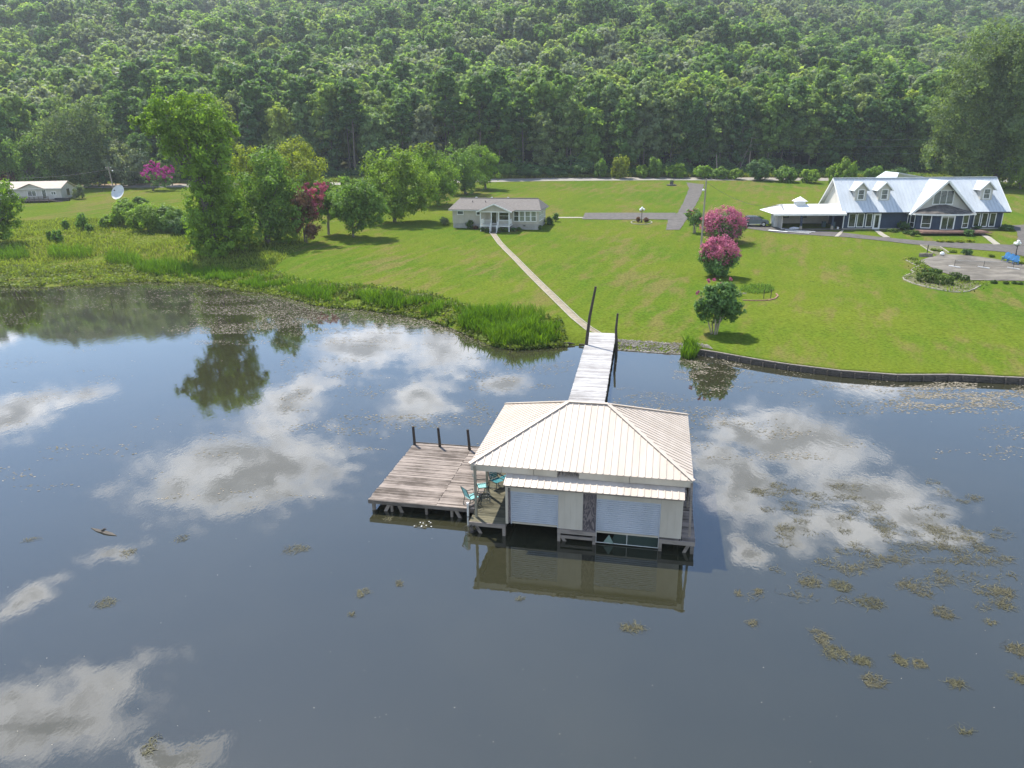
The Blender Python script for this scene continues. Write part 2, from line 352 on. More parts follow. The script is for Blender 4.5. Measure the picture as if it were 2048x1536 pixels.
def ground_mat(t):
    P = pos(t); s_ = t('ShaderNodeSeparateXYZ', {0: P}); x, y = s_.outputs[0], s_.outputs[1]
    n1 = t.noise(P, .045, 5, .6); Pr = t('ShaderNodeVectorRotate', {'Vector': P, 'Angle': .42}, rotation_type='Z_AXIS').outputs[0]; n2 = t.noise(scaled(t, Pr, 1.3, .38, 1), .42, 6, .68); n3 = t.noise(P, 3.6, 5, .75)
    # mowing stripes run slightly across the lawn
    st = t.m('SINE', t.m('ADD', t.m('MULTIPLY', t.m('ADD', t.m('MULTIPLY', x, .93), t.m('MULTIPLY', y, -.36)), 2.4), t.m('MULTIPLY', t.noise(P, .2, 2), 7.0)))
    lawn = t.mix(t.ss(n1, .34, .66), (.074, .128, .013), (.112, .145, .017))
    lawn = t.mix(t.m('MULTIPLY', t.ss(st, -.6, .9), .30), lawn, (.118, .146, .019))
    dry = t.ss(t.m('ADD', t.m('ADD', n2, t.m('MULTIPLY', t.noise(scaled(t, P, 1, .4, 1), .09, 3), .75)), t.m('MULTIPLY', t.ss(st, 0, 1), .06)), .87, 1.10)
    lawn = t.mix(t.m('MULTIPLY', dry, .62), lawn, (.165, .128, .052))
    dark = t.ss(t.noise(scaled(t, P, 1, .6, 1), .62, 5, .7), .60, .80)
    lawn = t.mix(t.m('MULTIPLY', dark, .70), lawn, (.045, .072, .012))
    fd = t.ss(t.noise(scaled(t, P, 1, .7, 1), 1.9, 4, .7), .58, .74)
    lawn = t.mix(t.m('MULTIPLY', fd, .65), lawn, (.045, .072, .009))
    ld = t.ss(t.noise(scaled(t, P, 1, .6, 1), 1.1, 5, .7), .54, .72)
    lawn = t.mix(t.m('MULTIPLY', ld, .45), lawn, (.150, .168, .020))
    lawn = t.mix(t.ss(n3, .25, .75), t('ShaderNodeVectorMath', {0: lawn, 3: .58}, operation='SCALE').outputs[0], t('ShaderNodeVectorMath', {0: lawn, 3: 1.32}, operation='SCALE').outputs[0])
    # rough meadow on the left, woodland floor under the hill forest
    mead = t.mix(t.ss(n2, .35, .65), (.105, .150, .020), (.160, .150, .045))
    meadf = t.m('MULTIPLY', t.ss(t.m('ADD', t.m('MULTIPLY', x, -1), t.m('MULTIPLY', n1, 16)), 44, 52), t.m('SUBTRACT', 1.0, t.ss(t.m('ADD', y, t.m('MULTIPLY', n1, 24)), 140, 152)))
    col = t.mix(meadf, lawn, mead)
    forest = t.ss(t.m('ADD', y, t.m('MULTIPLY', n2, 5)), 219, 224)
    col = t.mix(forest, col, t.mix(t.ss(n2, .4, .7), (.040, .048, .022), (.075, .070, .038)))
    return pbsdf(t, col, .95, 0, .0, bump(t, t.m('ADD', n3, t.m('MULTIPLY', n2, .6)), .6, .12))
gm = np_mesh('ground', V, F, mat('lawn and meadow ground', ground_mat)); gm.shade_smooth()
ground = tag(link(bpy.data.objects.new('ground', gm)), kind='structure')
# lake
def water_mat(t):
    P = pos(t)
    n = t.m('ADD', t.noise(scaled(t, P, 1, .5, 1), 2.6, 3, .55), t.m('MULTIPLY', t.noise(scaled(t, P, .8, .5, 1), 9.0, 2, .5), .35))
    calm = t.ss(t.noise(P, .06, 3), .35, .65)
    b = t('ShaderNodeBump', {'Strength': t.m('ADD', .004, t.m('MULTIPLY', calm, .007)), 'Distance': .25, 'Height': n}).outputs[0]
    murk = t.mix(t.ss(t.noise(P, .08, 4), .35, .7), (.026, .026, .014), (.034, .033, .018))
    return pbsdf(t, murk, .015, 0, .5, b, ior=1.95)
MB().add([(-500, -320, 0), (500, -320, 0), (500, 128, 0), (-500, 128, 0)], [(0, 1, 2, 3)]).obj('water', mat('lake water', water_mat)); tag(bpy.data.objects['water'], kind='structure')
# sheets that follow the ground
def strip(name, left, right, m, off=.04, n=5, kind='structure', parent=None, sub=6):
    """sheet between two rows of photograph points"""
    L = [G(*p) for p in left]; Rr = [G(*p) for p in right]
    def fine(A):
        out = []
        for i in range(len(A) - 1):
            for k in range(sub): out.append(A[i].lerp(A[i + 1], k / sub))
        return out + [A[-1]]
    return strip_w(name, fine(L), fine(Rr), m, off, n, kind, parent)
def strip_w(name, L, Rr, m, off=.04, n=5, kind='structure', parent=None):
    vs = []; fs = []
    ej = random.Random(len(L))
    for a, b in zip(L, Rr):
        d_ = (b - a); k_ = min(.10, .03 * d_.length) / max(d_.length, .01); a, b = a.lerp(b, ej.uniform(-k_, k_)), b.lerp(a, ej.uniform(-k_, k_))
        for j in range(n + 1):
            p = a.lerp(b, j / n); vs.append((p.x, p.y, H(p.x, p.y) + off))
    for i in range(len(L) - 1):
        for j in range(n): k = i * (n + 1) + j; fs.append((k, k + 1, k + n + 2, k + n + 1))
    o = MB().add(vs, fs).obj(name, m, parent)
    if parent is None: tag(o, kind=kind)
    return o
def offset_line(pts, a, b):
    """two lines at offsets a and b to the side of a world polyline"""
    L, Rr = [], []
    for i, p in enumerate(pts):
        d = (pts[min(i + 1, len(pts) - 1)] - pts[max(i - 1, 0)]); d.z = 0; d.normalize(); s_ = Vector((d.y, -d.x, 0))
        L.append(p + s_ * a); Rr.append(p + s_ * b)
    return L, Rr
def resample(pts, step):
    out = [pts[0]]
    for a, b in zip(pts[:-1], pts[1:]):
        k = max(1, int((b - a).length / step)); out += [a.lerp(b, (i + 1) / k) for i in range(k)]
    return out
M_ASPH = weathered('old asphalt', (.074, .066, .058), (.118, .106, .094), 1.2, .9, bmp=.3)
M_ROAD = weathered('pale tarred road', (.22, .20, .17), (.30, .28, .24), .6, .9, bmp=.3)
M_CONC = weathered('pale concrete', (.25, .228, .175), (.36, .33, .265), 1.5, .85)
M_CONC2 = weathered('stained patio concrete', (.085, .074, .056), (.20, .178, .142), .45, .85, (1, 1.6, 1))
M_PATH = weathered('worn path gravel', (.20, .165, .11), (.29, .25, .175), 1.8, .9)
M_DIRT = weathered('bare red dirt', (.22, .14, .08), (.32, .24, .15), 1.5, .95)
# road behind the lawn
rd = [Vector((x_, y_, 0)) for x_, y_ in [(-330, 214), (-200, 209), (-120, 206), (-60, 206), (-20, 209.5), (10, 211.5), (40, 211), (70, 208), (100, 204), (150, 196), (240, 184), (330, 172)]]
rd = resample(rd, 5); strip_w('road', *offset_line(rd, -3.2, 3.2), M_ROAD, .05, 4)
strip_w('road_verge', *offset_line(rd, -6.2, -3.25), M_DIRT, .03, 3)
# driveways
strip('driveway', [(1373, 365), (1378, 377), (1369, 400), (1356, 425), (1335, 441), (1332, 460)], [(1408, 369), (1405, 381), (1397, 400), (1385, 422), (1372, 442), (1359, 460)], M_ASPH, .045)
strip('driveway', [(1170, 426), (1240, 426), (1300, 426), (1352, 426)], [(1164, 439), (1240, 439.5), (1300, 439), (1345, 440)], M_ASPH, .06)
strip('driveway', [(1497, 449), (1540, 453), (1591, 458.5), (1680, 465), (1757, 474), (1832, 481), (1924, 486), (2000, 489), (2048, 492), (2110, 496)],
      [(1485, 456), (1563, 467), (1600, 469.5), (1685, 474), (1757, 481), (1840, 490.5), (1924, 497.5), (2007, 504), (2048, 513), (2110, 522)], M_ASPH, .05)
strip('driveway', [(2020, 452), (2032, 462), (2036, 474), (2032, 486), (2020, 491)], [(2110, 445), (2110, 462), (2110, 476), (2110, 488), (2110, 494)], M_ASPH, .075)
# path from the porch down to the walkway
pw = resample([G(*p) for p in [(984, 465), (1000, 487), (1030, 517), (1070, 558), (1110, 597), (1150, 636), (1175, 656), (1198, 672)]], 1.5)
path = strip_w('footpath', *offset_line(pw, -.33, .33), M_PATH, .045, 3)
for a, b in ((-.47, -.35), (.35, .47)):
    l_, r_ = offset_line(pw, a, b); strip_w('kerb', l_, r_, M_CONC, .07, 1, parent=path)
strip('footpath', [(1116, 434.5), (1140, 434.5), (1170, 434.5)], [(1116, 436.5), (1140, 436.5), (1170, 436.5)], M_CONC, .06, 2)
# ------------------------------------------------------------------ boathouse (local axes: u along the front, v towards the shore)
BX, BY, BT = 3.747, 33.346, -0.201
def cream(name, c1, c2): return weathered(name, c1, c2, .8, .7, (1, 1, .35), bmp=.05)
M_SIDING = cream('cream painted siding', (.43, .38, .305), (.53, .48, .395))
M_FASCIA = cream('cream fascia board', (.44, .385, .295), (.56, .50, .40))
def tan_metal(t):
    r = t('ShaderNodeObjectInfo').outputs['Random']; P = pos(t, True); n = t.noise(scaled(t, P, 2.5, .5, 1), .9, 5, .65)
    col = t.mix(t.ss(n, .3, .75), (.50, .425, .345), (.565, .485, .40)); col = t.mix(1.0, col, t.ramp(r, [(0, (.93, .92, .91)), (1, (1.04, 1.04, 1.05))]), 'MULTIPLY')
    col = t.mix(t.m('MULTIPLY', t.ss(t.noise(P, 1.7, 6, .7), .58, .78), .35), col, (.40, .30, .21))
    return pbsdf(t, col, .5, 0, .4, bump(t, t.noise(P, 3.0, 3), .12, .02))
M_TAN = mat('tan ribbed roof metal', tan_metal)
M_DARKTRIM = weathered('dark roof trim', (.16, .135, .11), (.28, .24, .20), 3, .7)
M_SHUTTER = mat('pale roll up door metal', lambda t: pbsdf(t, t.mix(t.ss(t.noise(scaled(t, pos(t, True), 1, 1, .3), 1.4, 4), .35, .7), (.385, .41, .445), (.45, .475, .51)), .45, .0, .5))
def ply(t):
    p = scaled(t, pos(t, True), 5.5, 5.5, 1.3); n = t.noise(p, .55, 2, .5, 1.2)
    rings = t.m('SINE', t.m('MULTIPLY', n, 70.0)); f = t.ss(rings, -.5, .8)
    return pbsdf(t, t.mix(f, (.080, .070, .072), (.20, .165, .155)), .85, 0, .2)
M_PLY = mat('bare plywood', ply)
bh = thing('boathouse', 'boathouse with tan hipped metal roof and two roll up doors over the water', 'boathouse', (BX, BY, 0), BT)
RW, RD, RE, RL, RH = 5.047, 4.074, 3.336, .9685, 5.178
ZD = .60
# --- main roof: one metal panel between each pair of ribs, clipped to the hips
def clip_poly(poly, a, b, c):
    out = []
    for i in range(len(poly)):
        p, q = poly[i], poly[(i + 1) % len(poly)]; fp = a * p[0] + b * p[1] + c; fq = a * q[0] + b * q[1] + c
        if fp >= 0: out.append(p)
        if (fp >= 0) != (fq >= 0): k = fp / (fp - fq); out.append((p[0] + (q[0] - p[0]) * k, p[1] + (q[1] - p[1]) * k))
    return out
def roof_face(parent, poly_uv, zfun, along, step, m, rib=.03, name='roof_panel'):
    """poly_uv: roof face in plan; panels run down the slope, spaced along axis 0 or 1"""
    lo = min(p[along] for p in poly_uv); hi = max(p[along] for p in poly_uv); k = max(1, round((hi - lo) / step)); st = (hi - lo) / k
    for i in range(k):
        a, b = lo + i * st, lo + (i + 1) * st
        def cut(x0, x1, lift):
            pl_ = clip_poly(poly_uv, *((1, 0, -x0) if along == 0 else (0, 1, -x0))); pl_ = clip_poly(pl_, *((-1, 0, x1) if along == 0 else (0, -1, x1))) if len(pl_) > 2 else pl_
            return [(p[0], p[1], zfun(*p) + lift) for p in pl_] if len(pl_) > 2 else None
        mb = MB(); q = cut(a, b, 0)
        if not q or len(q) < 3: continue
        ar = abs(sum(q[j][0] * q[(j + 1) % len(q)][1] - q[(j + 1) % len(q)][0] * q[j][1] for j in range(len(q)))) / 2
        if ar < 1e-3: continue
        mb.slab(q, .018, Vector((0, 0, 1)))
        r_ = cut(a + .002, a + .05, rib)
        if r_ and len(r_) > 2: mb.slab(r_, rib, Vector((0, 0, 1)))
        mb.obj(name, m, parent)
zF = lambda u, v: RE + (v + RD) * (RH - RE) / RD
zB = lambda u, v: RE + (RD - v) * (RH - RE) / RD
zL = lambda u, v: RE + (u + RW) * (RH - RE) / (RW - RL)
zR = lambda u, v: RE + (RW - u) * (RH - RE) / (RW - RL)
roof = box('roof', M_DARKTRIM, bh, -RW + .25, RW - .25, -RD + .25, RD - .25, RE - .12, RE - .08)
roof_face(roof, [(-RW, -RD), (RW, -RD), (RL, 0), (-RL, 0)], zF, 0, .306, M_TAN)
roof_face(roof, [(-RL, 0), (RL, 0), (RW, RD), (-RW, RD)], zB, 0, .306, M_TAN)
roof_face(roof, [(-RW, -RD), (-RL, 0), (-RW, RD)], zL, 1, .306, M_TAN)
roof_face(roof, [(RW, -RD), (RW, RD), (RL, 0)], zR, 1, .306, M_TAN)
for a, b in (((-RW, -RD, RE), (-RL, 0, RH)), ((RW, -RD, RE), (RL, 0, RH)), ((-RW, RD, RE), (-RL, 0, RH)), ((RW, RD, RE), (RL, 0, RH)), ((-RL, 0, RH), (RL, 0, RH))):
    a = Vector(a) + Vector((0, 0, .035)); b = Vector(b) + Vector((0, 0, .035)); MB().beam(a, b, .20, .03).obj('ridge_cap', M_TAN, roof)
# fascia boards along the eaves, broken and missing over the middle
fr = random.Random(3)
for (u0, u1, dz) in ((-5.0, -3.55, 0), (-3.53, -2.05, .0), (-2.03, -.95, .02), (.02, 2.28, .02), (2.30, 5.0, 0)):
    MB().slab([(u0, -RD + .03, RE - .02), (u1, -RD + .03, RE - .02), (u1, -RD + .03, RE - .33 - dz), (u0, -RD + .03, RE - .33)], .03, Vector((0, -1, 0))).obj('fascia_board', M_FASCIA, roof)
for s in (-1, 1): MB().box(s * 4.99 - .015, s * 4.99 + .015, -RD + .06, RD - .06, RE - .33, RE - .03).obj('fascia_board', M_FASCIA, roof)
MB().box(-5, 5, RD - .06, RD - .03, RE - .33, RE - .03).obj('fascia_board', M_FASCIA, roof)
for k in range(8):
    u = -.9 + k * .13; MB().beam((u, -RD + .05, RE - .04), (u + fr.uniform(-.1, .1), -RD + .02, RE - .15 - fr.random() * .14), .035, .02).obj('splintered_slat', M_BEAM, roof)
for u in np.arange(-4.2, 4.3, .6):
    v1 = -max(abs(u) - RL, 0) / (RW - RL) * RD - .35
    if v1 > -RD + .5: MB().beam((u, -RD + .1, RE - .10), (u, v1, zF(u, v1) - .16), .05, .10).obj('rafter', M_BEAM, roof)
# awning over the doors
aw = box('awning', M_BEAM, bh, -3.2, 4.6, -4.62, -4.58, 2.60, 2.68)
zA = lambda u, v: 2.715 + (v + 4.715) * .36
roof_face(aw, [(-3.315, -4.715), (4.70, -4.715), (4.70, -3.45), (-3.315, -3.45)], zA, 0, .300, M_TAN)
# walls
FV = -4.40
def wallp(name, u0, u1, z0, z1, m=M_SIDING, v=FV): return box(name, m, bh, u0, u1, v, v + .06, z0, z1)
wallp('corner_board', -3.29, -3.17, ZD, 2.62, M_FASCIA, FV - .02)
wallp('door_jamb', -3.165, -3.05, ZD + .05, 2.45, M_PLY)
wallp('lintel', -3.165, -.84, 2.29, 2.78); wallp('lintel', .885, 3.72, 2.28, 2.78)
for i in range(4): wallp('siding_panel', -.835 + i * .28, -.835 + i * .28 + .277, ZD, 2.78)
wallp('plywood_panel', .290, .880, ZD, 2.77, M_PLY, FV - .012)
for i in range(3): wallp('siding_panel', 3.725 + i * .315, 3.725 + i * .315 + .312, ZD + .02, 2.78)
for i in range(22):
    v0 = FV + .065 + i * .335
    if v0 < 3.0: zt = min(3.25, zA(0, v0) - .06); box('siding_panel', M_SIDING, bh, -3.28, -3.22, v0, v0 + .332, ZD + .01, zt); box('siding_panel', M_SIDING, bh, 4.61, 4.67, v0, v0 + .332, ZD + .01, zt)
for i in range(24):
    u0 = -3.21 + i * .325
    if u0 < 4.6: box('siding_panel', M_SIDING, bh, u0, u0 + .322, 3.0, 3.06, ZD + .01, 3.25)
# roll-up doors: a corrugated curtain, bottom bar and guides
def rollup(u0, u1, z0, z1):
    d = box('roll_up_door', M_FASCIA, bh, u0 + .02, u1 - .02, FV + .10, FV + .12, z0 + .05, z1)
    n = int((z1 - z0 - .1) / .098); h = (z1 - z0 - .08) / n; mb = MB()
    for i in range(n):
        za = z0 + .08 + i * h
        mb.prism([(FV + .055, za), (FV + .055, za + h * .22), (FV + .02, za + h * .38), (FV + .02, za + h * .88), (FV + .055, za + h), (FV + .095, za + h), (FV + .095, za)], u0 + .03, u1 - .03, 'x')
    mb.obj('door_slats', M_SHUTTER, d); box('bottom_bar', M_FASCIA, d, u0 + .02, u1 - .02, FV + .01, FV + .095, z0, z0 + .075)
    for u in (u0, u1 - .04): box('door_guide', M_SHUTTER, d, u + .002, u + .038, FV + .002, FV + .02, z0 - .03, z1)
rollup(-3.05, -.84, .63, 2.29); rollup(.885, 3.72, .56, 2.28)
# deck of the boathouse: planks on the open porch side, the middle pier and the right side
def planks(parent, u0, u1, v0, v1, z, m, w_=.135, gap=.012, jit=.015, R=random.Random(5), name='plank', along='u', th=.036):
    n = int(((v1 - v0) if along == 'u' else (u1 - u0)) / (w_ + gap)); me = None
    L = (u1 - u0) if along == 'u' else (v1 - v0)
    base = MB().box(-L / 2, L / 2, -w_ / 2, w_ / 2, -th, 0).mesh(name, m)
    for i in range(n):
        o = link(bpy.data.objects.new(name, base), parent)
        t_ = (i + .5) * (w_ + gap)
        if along == 'u': o.location = ((u0 + u1) / 2 + R.uniform(-jit, jit), v0 + t_, z + R.uniform(-.006, .006)); o.rotation_euler = (0, 0, R.uniform(-.003, .003))
        else: o.location = (u0 + t_, (v0 + v1) / 2 + R.uniform(-jit, jit), z + R.uniform(-.006, .006)); o.rotation_euler = (0, 0, math.pi / 2 + R.uniform(-.003, .003))
planks(bh, -5.02, -3.30, -4.50, 4.0, ZD, M_DAMP); planks(bh, 4.69, 5.28, -4.50, 4.0, ZD, M_DECK)
planks(bh, -3.28, 4.67, 3.10, 4.0, ZD, M_DECK)
for (u0, u1, v0, v1) in ((-5.02, -3.28, -4.56, -4.51), (-.86, .90, -4.50, -4.44), (3.70, 5.28, -4.56, -4.51)): box('rim_beam', M_BEAM, bh, u0, u1, v0, v1, ZD - .20, ZD - .005)
for (u0, u1) in ((-.86, .90), (3.70, 4.60)): box('sill_board', M_BEAM, bh, u0, u1, FV - .03, FV + .5, ZD - .045, ZD - .002)
box('cross_beam', M_BEAM, bh, -.84, .88, -4.50, -4.44, .16, .30)
for u in (-5.0, -3.3, 4.66, 5.26): box('joist', M_BEAM, bh, u - .02, u + .02, -4.50, 4.0, ZD - .2, ZD - .042)
for (u, v, r) in ((-4.93, -4.47, .075), (-3.36, -4.47, .07), (-.78, -4.47, .07), (.83, -4.47, .07), (3.78, -4.47, .075), (5.17, -4.47, .08), (-4.93, -1.5, .08), (-3.36, -1.5, .08), (5.17, -1.5, .08), (4.6, -1.5, .08), (-4.93, 1.5, .08), (5.17, 1.5, .08), (-4.93, 3.9, .08), (5.17, 3.9, .08), (0, 3.6, .08)):
    MB().box(u - r, u + r, v - r, v + r, -1.2, ZD - .21).obj('piling', M_BEAM, bh)
for (a, b) in (((-4.72, -4.48, .42), (-4.35, -4.48, -.25)), ((-.62, -4.47, .18), (-.40, -4.47, -.2)), ((5.02, -4.48, .42), (4.72, -4.48, -.25))): MB().beam(a, b, .05, .14).obj('brace', M_BEAM, bh)
M_POSTPAINT = weathered('worn painted post', (.20, .185, .135), (.33, .30, .23), 3, .8, (3, 3, 1))
for v in (-4.05, -1.75, .75, 3.6):
    MB().beam((-4.78, v, ZD), (-4.80, v, RE - .1), .11, .11).obj('porch_post', M_POSTPAINT, bh)
for v in (-4.05, -1.3, 1.4, 3.8): MB().beam((5.05, v, ZD), (4.98, v, RE - .1), .10, .10).obj('porch_post', M_BEAM, bh)
MB().beam((-4.80, -4.0, RE - .2), (-4.80, 3.8, RE - .2), .09, .16).obj('eave_beam', M_BEAM, bh)
box('gable_shadow_board', M_BEAM, bh, 4.86, 4.90, -3.9, 3.6, 2.2, RE - .14); bpy.data.objects['gable_shadow_board'].name = 'side_board'
# torn screen hung in the gap under the right door
M_MESH = mat('green wire screen', lambda t: t('ShaderNodeMixShader', {0: .45, 1: t('ShaderNodeBsdfTransparent').outputs[0], 2: pbsdf(t, (.045, .075, .062), .6).outputs[0]}))
scr = box('screen_frame', weathered('white pipe', (.55, .54, .50), (.68, .67, .63), 3, .5), bh, .90, .93, FV - .02, FV + .01, .05, .56)
for a, b in (((2.30, FV, .07), (2.30, FV, .56)), ((3.70, FV, .05), (3.70, FV, .58)), ((.90, FV, .07), (3.70, FV, .06))): MB().tube([a, b], .016, 6).obj('screen_pipe', MATS['white pipe'], scr)
MB().slab([(1.55, FV, .08), (2.28, FV, .08), (2.28, FV, .55), (1.75, FV, .55)], .004, Vector((0, -1, 0))).obj('screen_mesh', M_MESH, scr)
MB().slab([(2.32, FV, .08), (3.68, FV, .07), (3.68, FV, .56), (2.32, FV, .55)], .004, Vector((0, -1, 0))).obj('screen_mesh', M_MESH, scr)
MB().slab([(1.25, FV - .02, .12), (1.72, FV - .02, .07), (1.50, FV - .03, .52)], .004, Vector((0, -1, 0))).obj('screen_flap', mat('torn pale screen', lambda t: pbsdf(t, (.18, .25, .21), .7)), scr)
# ------------------------------------------------------------------ swimming platform beside it
sp = thing('swim_platform', 'low grey plank platform standing in the water left of the boathouse', 'platform', (BX, BY, 0), BT)
planks(sp, -10.5, -7.0, -3.36, 3.92, ZD + .03, M_DECK, .128, .010, .03, random.Random(8)); planks(sp, -6.985, -5.06, -3.36, 3.92, ZD + .03, M_DECK, .128, .010, .02, random.Random(9))
box('rim_beam', M_BEAM, sp, -10.5, -5.06, -3.41, -3.365, ZD - .17, ZD + .025); box('rim_beam', M_BEAM, sp, -10.5, -5.06, 3.93, 3.97, ZD - .17, ZD + .025)
box('rim_beam', M_BEAM, sp, -10.50, -10.455, -3.36, 3.92, ZD - .17, ZD - .01)
for u in (-9.6, -8.7, -7.8, -7.0, -6.1): box('joist', M_BEAM, sp, u - .025, u + .025, -3.36, 3.92, ZD - .17, ZD - .01)
for v in (-3.2, -.9, 1.5, 3.8):
    for u in (-10.3, -9.35, -7.55, -6.25): MB().tube([(u, v, -1.2), (u, v, ZD - .02)], .075 if u > -10 else .10, 8).obj('piling', M_BEAM, sp)
for (a, b) in (((-9.45, -3.25, .42), (-9.75, -3.25, -.15)), ((-8.95, -3.25, .35), (-8.75, -3.25, -.15)), ((-6.05, -3.25, .45), (-5.72, -3.25, -.2))): MB().beam(a, b, .05, .16).obj('brace', M_BEAM, sp)
for (u, v, h, l) in ((-10.42, 3.55, 1.18, -.03), (-8.86, 3.50, 1.22, -.06), (-7.06, 3.40, 1.28, -.07)):
    MB().tube([(u, v, -.8), (u, v, ZD + .25), (u + l, v, ZD + h)], [.085, .085, .075], 10).obj('mooring_post', M_POST, sp)
# ------------------------------------------------------------------ walkway to the shore
wk = thing('walkway', 'long straight bleached plank walkway running from the boathouse to the shore', 'walkway', (BX, BY, 0), BT)
A0, A1 = Vector((-1.05, 4.02, ZD + .06)), Vector((-1.62, 30.6, .78)); nW = 178; wl = (A1 - A0).length
wb = MB().box(-1.235, 1.235, -.0675, .0675, -.04, 0).mesh('plank', M_WALK); wr = random.Random(4)
ang = math.atan2(A1.y - A0.y, A1.x - A0.x) - math.pi / 2
for i in range(nW):
    p = A0.lerp(A1, (i + .5) / nW); o = link(bpy.data.objects.new('plank', wb), wk)
    o.location = (p.x + wr.uniform(-.025, .025), p.y, p.z + wr.uniform(-.005, .005)); o.rotation_euler = (wr.uniform(-.01, .01), 0, ang + wr.uniform(-.004, .004))
for s in (-1.16, 0, 1.16):
    MB().beam(A0 + Vector((s, 0, -.14)), A1 + Vector((s, 0, -.14)), .06, .18).obj('stringer', M_POST, wk)
for k in range(7):
    p = A0.lerp(A1, (k + .25) / 7)
    for s in (-1.18, 1.18): MB().tube([(p.x + s, p.y, -1.3), (p.x + s, p.y, p.z - .06)], .09, 8).obj('piling', M_POST, wk)
    MB().beam((p.x - 1.2, p.y + .1, p.z - .28), (p.x + 1.2, p.y + .1, p.z - .28), .06, .16).obj('cross_beam', M_POST, wk)
def local(o, P):
    c, s = math.cos(BT), math.sin(BT); dx, dy = P[0] - BX, P[1] - BY; return Vector((dx * c + dy * s, -dx * s + dy * c, P[2]))
for (bpx, tpx, r) in (((1172, 694), (1191.5, 573), .15), ((1233, 690), (1235.5, 627), .13)):
    b = atz(*bpx, .55); t_ = aty(*tpx, b[1]); a = local(wk, (b[0], b[1], -1.0)); m_ = local(wk, (b[0], b[1], .55)); e = local(wk, (t_[0], b[1], t_[1]))
    a = m_ + (m_ - e).normalized() * 1.5; mid = m_.lerp(e, .5) + Vector((-.10, 0, 0))
    MB().tube([a, m_, mid, e], [r, r, r * .82, r * .62], 10).obj('mooring_post', M_POST, wk)
# ------------------------------------------------------------------ houses
M_GLASS = mat('dark window glass', lambda t: pbsdf(t, t.mix(t.ss(t.noise(scaled(t, pos(t, True), 1, 1, .6), 1.3, 3), .4, .65), (.018, .024, .022), (.06, .075, .055)), .04, 0, .8))
M_GLASS2 = mat('curtained window glass', lambda t: pbsdf(t, t.mix(t.ss(t.noise(scaled(t, pos(t, True), 6, 6, .4), 1.0, 3), .3, .7), (.12, .14, .11), (.26, .28, .22)), .06, 0, .8))
M_WHITE = weathered('white trim paint', (.66, .66, .64), (.76, .76, .74), 2, .6)
M_CREAM = weathered('pale cream siding', (.42, .405, .36), (.52, .50, .45), 1.2, .75, (1, 1, .5))
M_BEIGE = weathered('pale beige siding', (.36, .330, .270), (.44, .405, .335), 1.2, .75, (1, 1, .5))
M_NAVY = weathered('navy blue siding', (.016, .030, .055), (.025, .044, .078), 1.2, .7)
M_METAL = mat('pale blue grey metal roofing', lambda t: pbsdf(t, t.mix(t.ss(t.noise(scaled(t, pos(t, True), 1, .5, .5), .6, 5), .3, .7), (.45, .48, .50), (.53, .56, .575)), .5, 0.0, .5))
M_WROOF = mat('white flat roofing', lambda t: pbsdf(t, t.mix(t.ss(t.noise(pos(t, True), .7, 5), .35, .7), (.68, .67, .66), (.78, .77, .76)), .6))
M_SHINGLE = weathered('grey brown shingles', (.130, .115, .102), (.195, .175, .155), 2.5, .9, (1, 3, 3), bmp=.5)
M_OLDSHIN = weathered('stained dark shingles', (.035, .032, .030), (.17, .15, .125), 1.1, .9, (1, 1, 1), bmp=.5)
M_TANROOF = weathered('pale tan shingles', (.42, .35, .285), (.50, .42, .35), 1.2, .85)
M_BLOCK = weathered('painted block foundation', (.28, .27, .24), (.36, .345, .31), 1.5, .85)
M_BRICK = weathered('dark brick terrace', (.10, .055, .042), (.19, .115, .085), 2.5, .9)
M_CPWALL = weathered("grey carport wall", (.40, .375, .34), (.50, .475, .44), .8, .8)
M_BLACK = weathered('black metal', (.012, .012, .012), (.03, .03, .03), 3, .5)
def window(parent, o, u, n, x0, x1, z0, z1, m=None, mull=(), bars=(), fr=.11, name='window', frame=None, d=.05):
    """window on a wall: o origin, u along the wall, n outward; frame, pane and bars are its pieces"""
    o, u, n = Vector(o), Vector(u).normalized(), Vector(n).normalized(); Z = Vector((0, 0, 1))
    def P(a, z, k=0.0): return o + u * a + Z * z + n * k
    w_ = MB(); frame = frame or M_WHITE
    def bar(a0, a1, b0, b1, k0, k1):
        w_.add([P(a0, b0, k0), P(a1, b0, k0), P(a1, b1, k0), P(a0, b1, k0), P(a0, b0, k1), P(a1, b0, k1), P(a1, b1, k1), P(a0, b1, k1)],
               [(0, 3, 2, 1), (4, 5, 6, 7), (0, 1, 5, 4), (1, 2, 6, 5), (2, 3, 7, 6), (3, 0, 4, 7)])
    bar(x0 - fr, x1 + fr, z1, z1 + fr, .004, d); bar(x0 - fr, x1 + fr, z0 - fr, z0, .004, d + .02); bar(x0 - fr, x0, z0, z1, .004, d); bar(x1, x1 + fr, z0, z1, .004, d)
    for a in mull: bar(a - .04, a + .04, z0, z1, .004, d - .008)
    for z in bars: bar(x0, x1, z - .03, z + .03, .004, d - .012)
    f = w_.obj(name, frame, parent)
    MB().add([P(x0, z0, .012), P(x1, z0, .012), P(x1, z1, .012), P(x0, z1, .012)], [(0, 1, 2, 3)]).obj('pane', m or M_GLASS, f, fixn=False)
    return f
def gable_wall(parent, x0, x1, y, z0, za, m, t=.08, name='gable_wall', axis='x'):
    """triangle wall"""
    if axis == 'x': q = [(x0, y, z0), (x1, y, z0), ((x0 + x1) / 2, y, za)]; n = Vector((0, -1, 0))
    else: q = [(y, x0, z0), (y, x1, z0), (y, (x0 + x1) / 2, za)]; n = Vector((-1, 0, 0))
    return MB().slab(q, t, n).obj(name, m, parent)
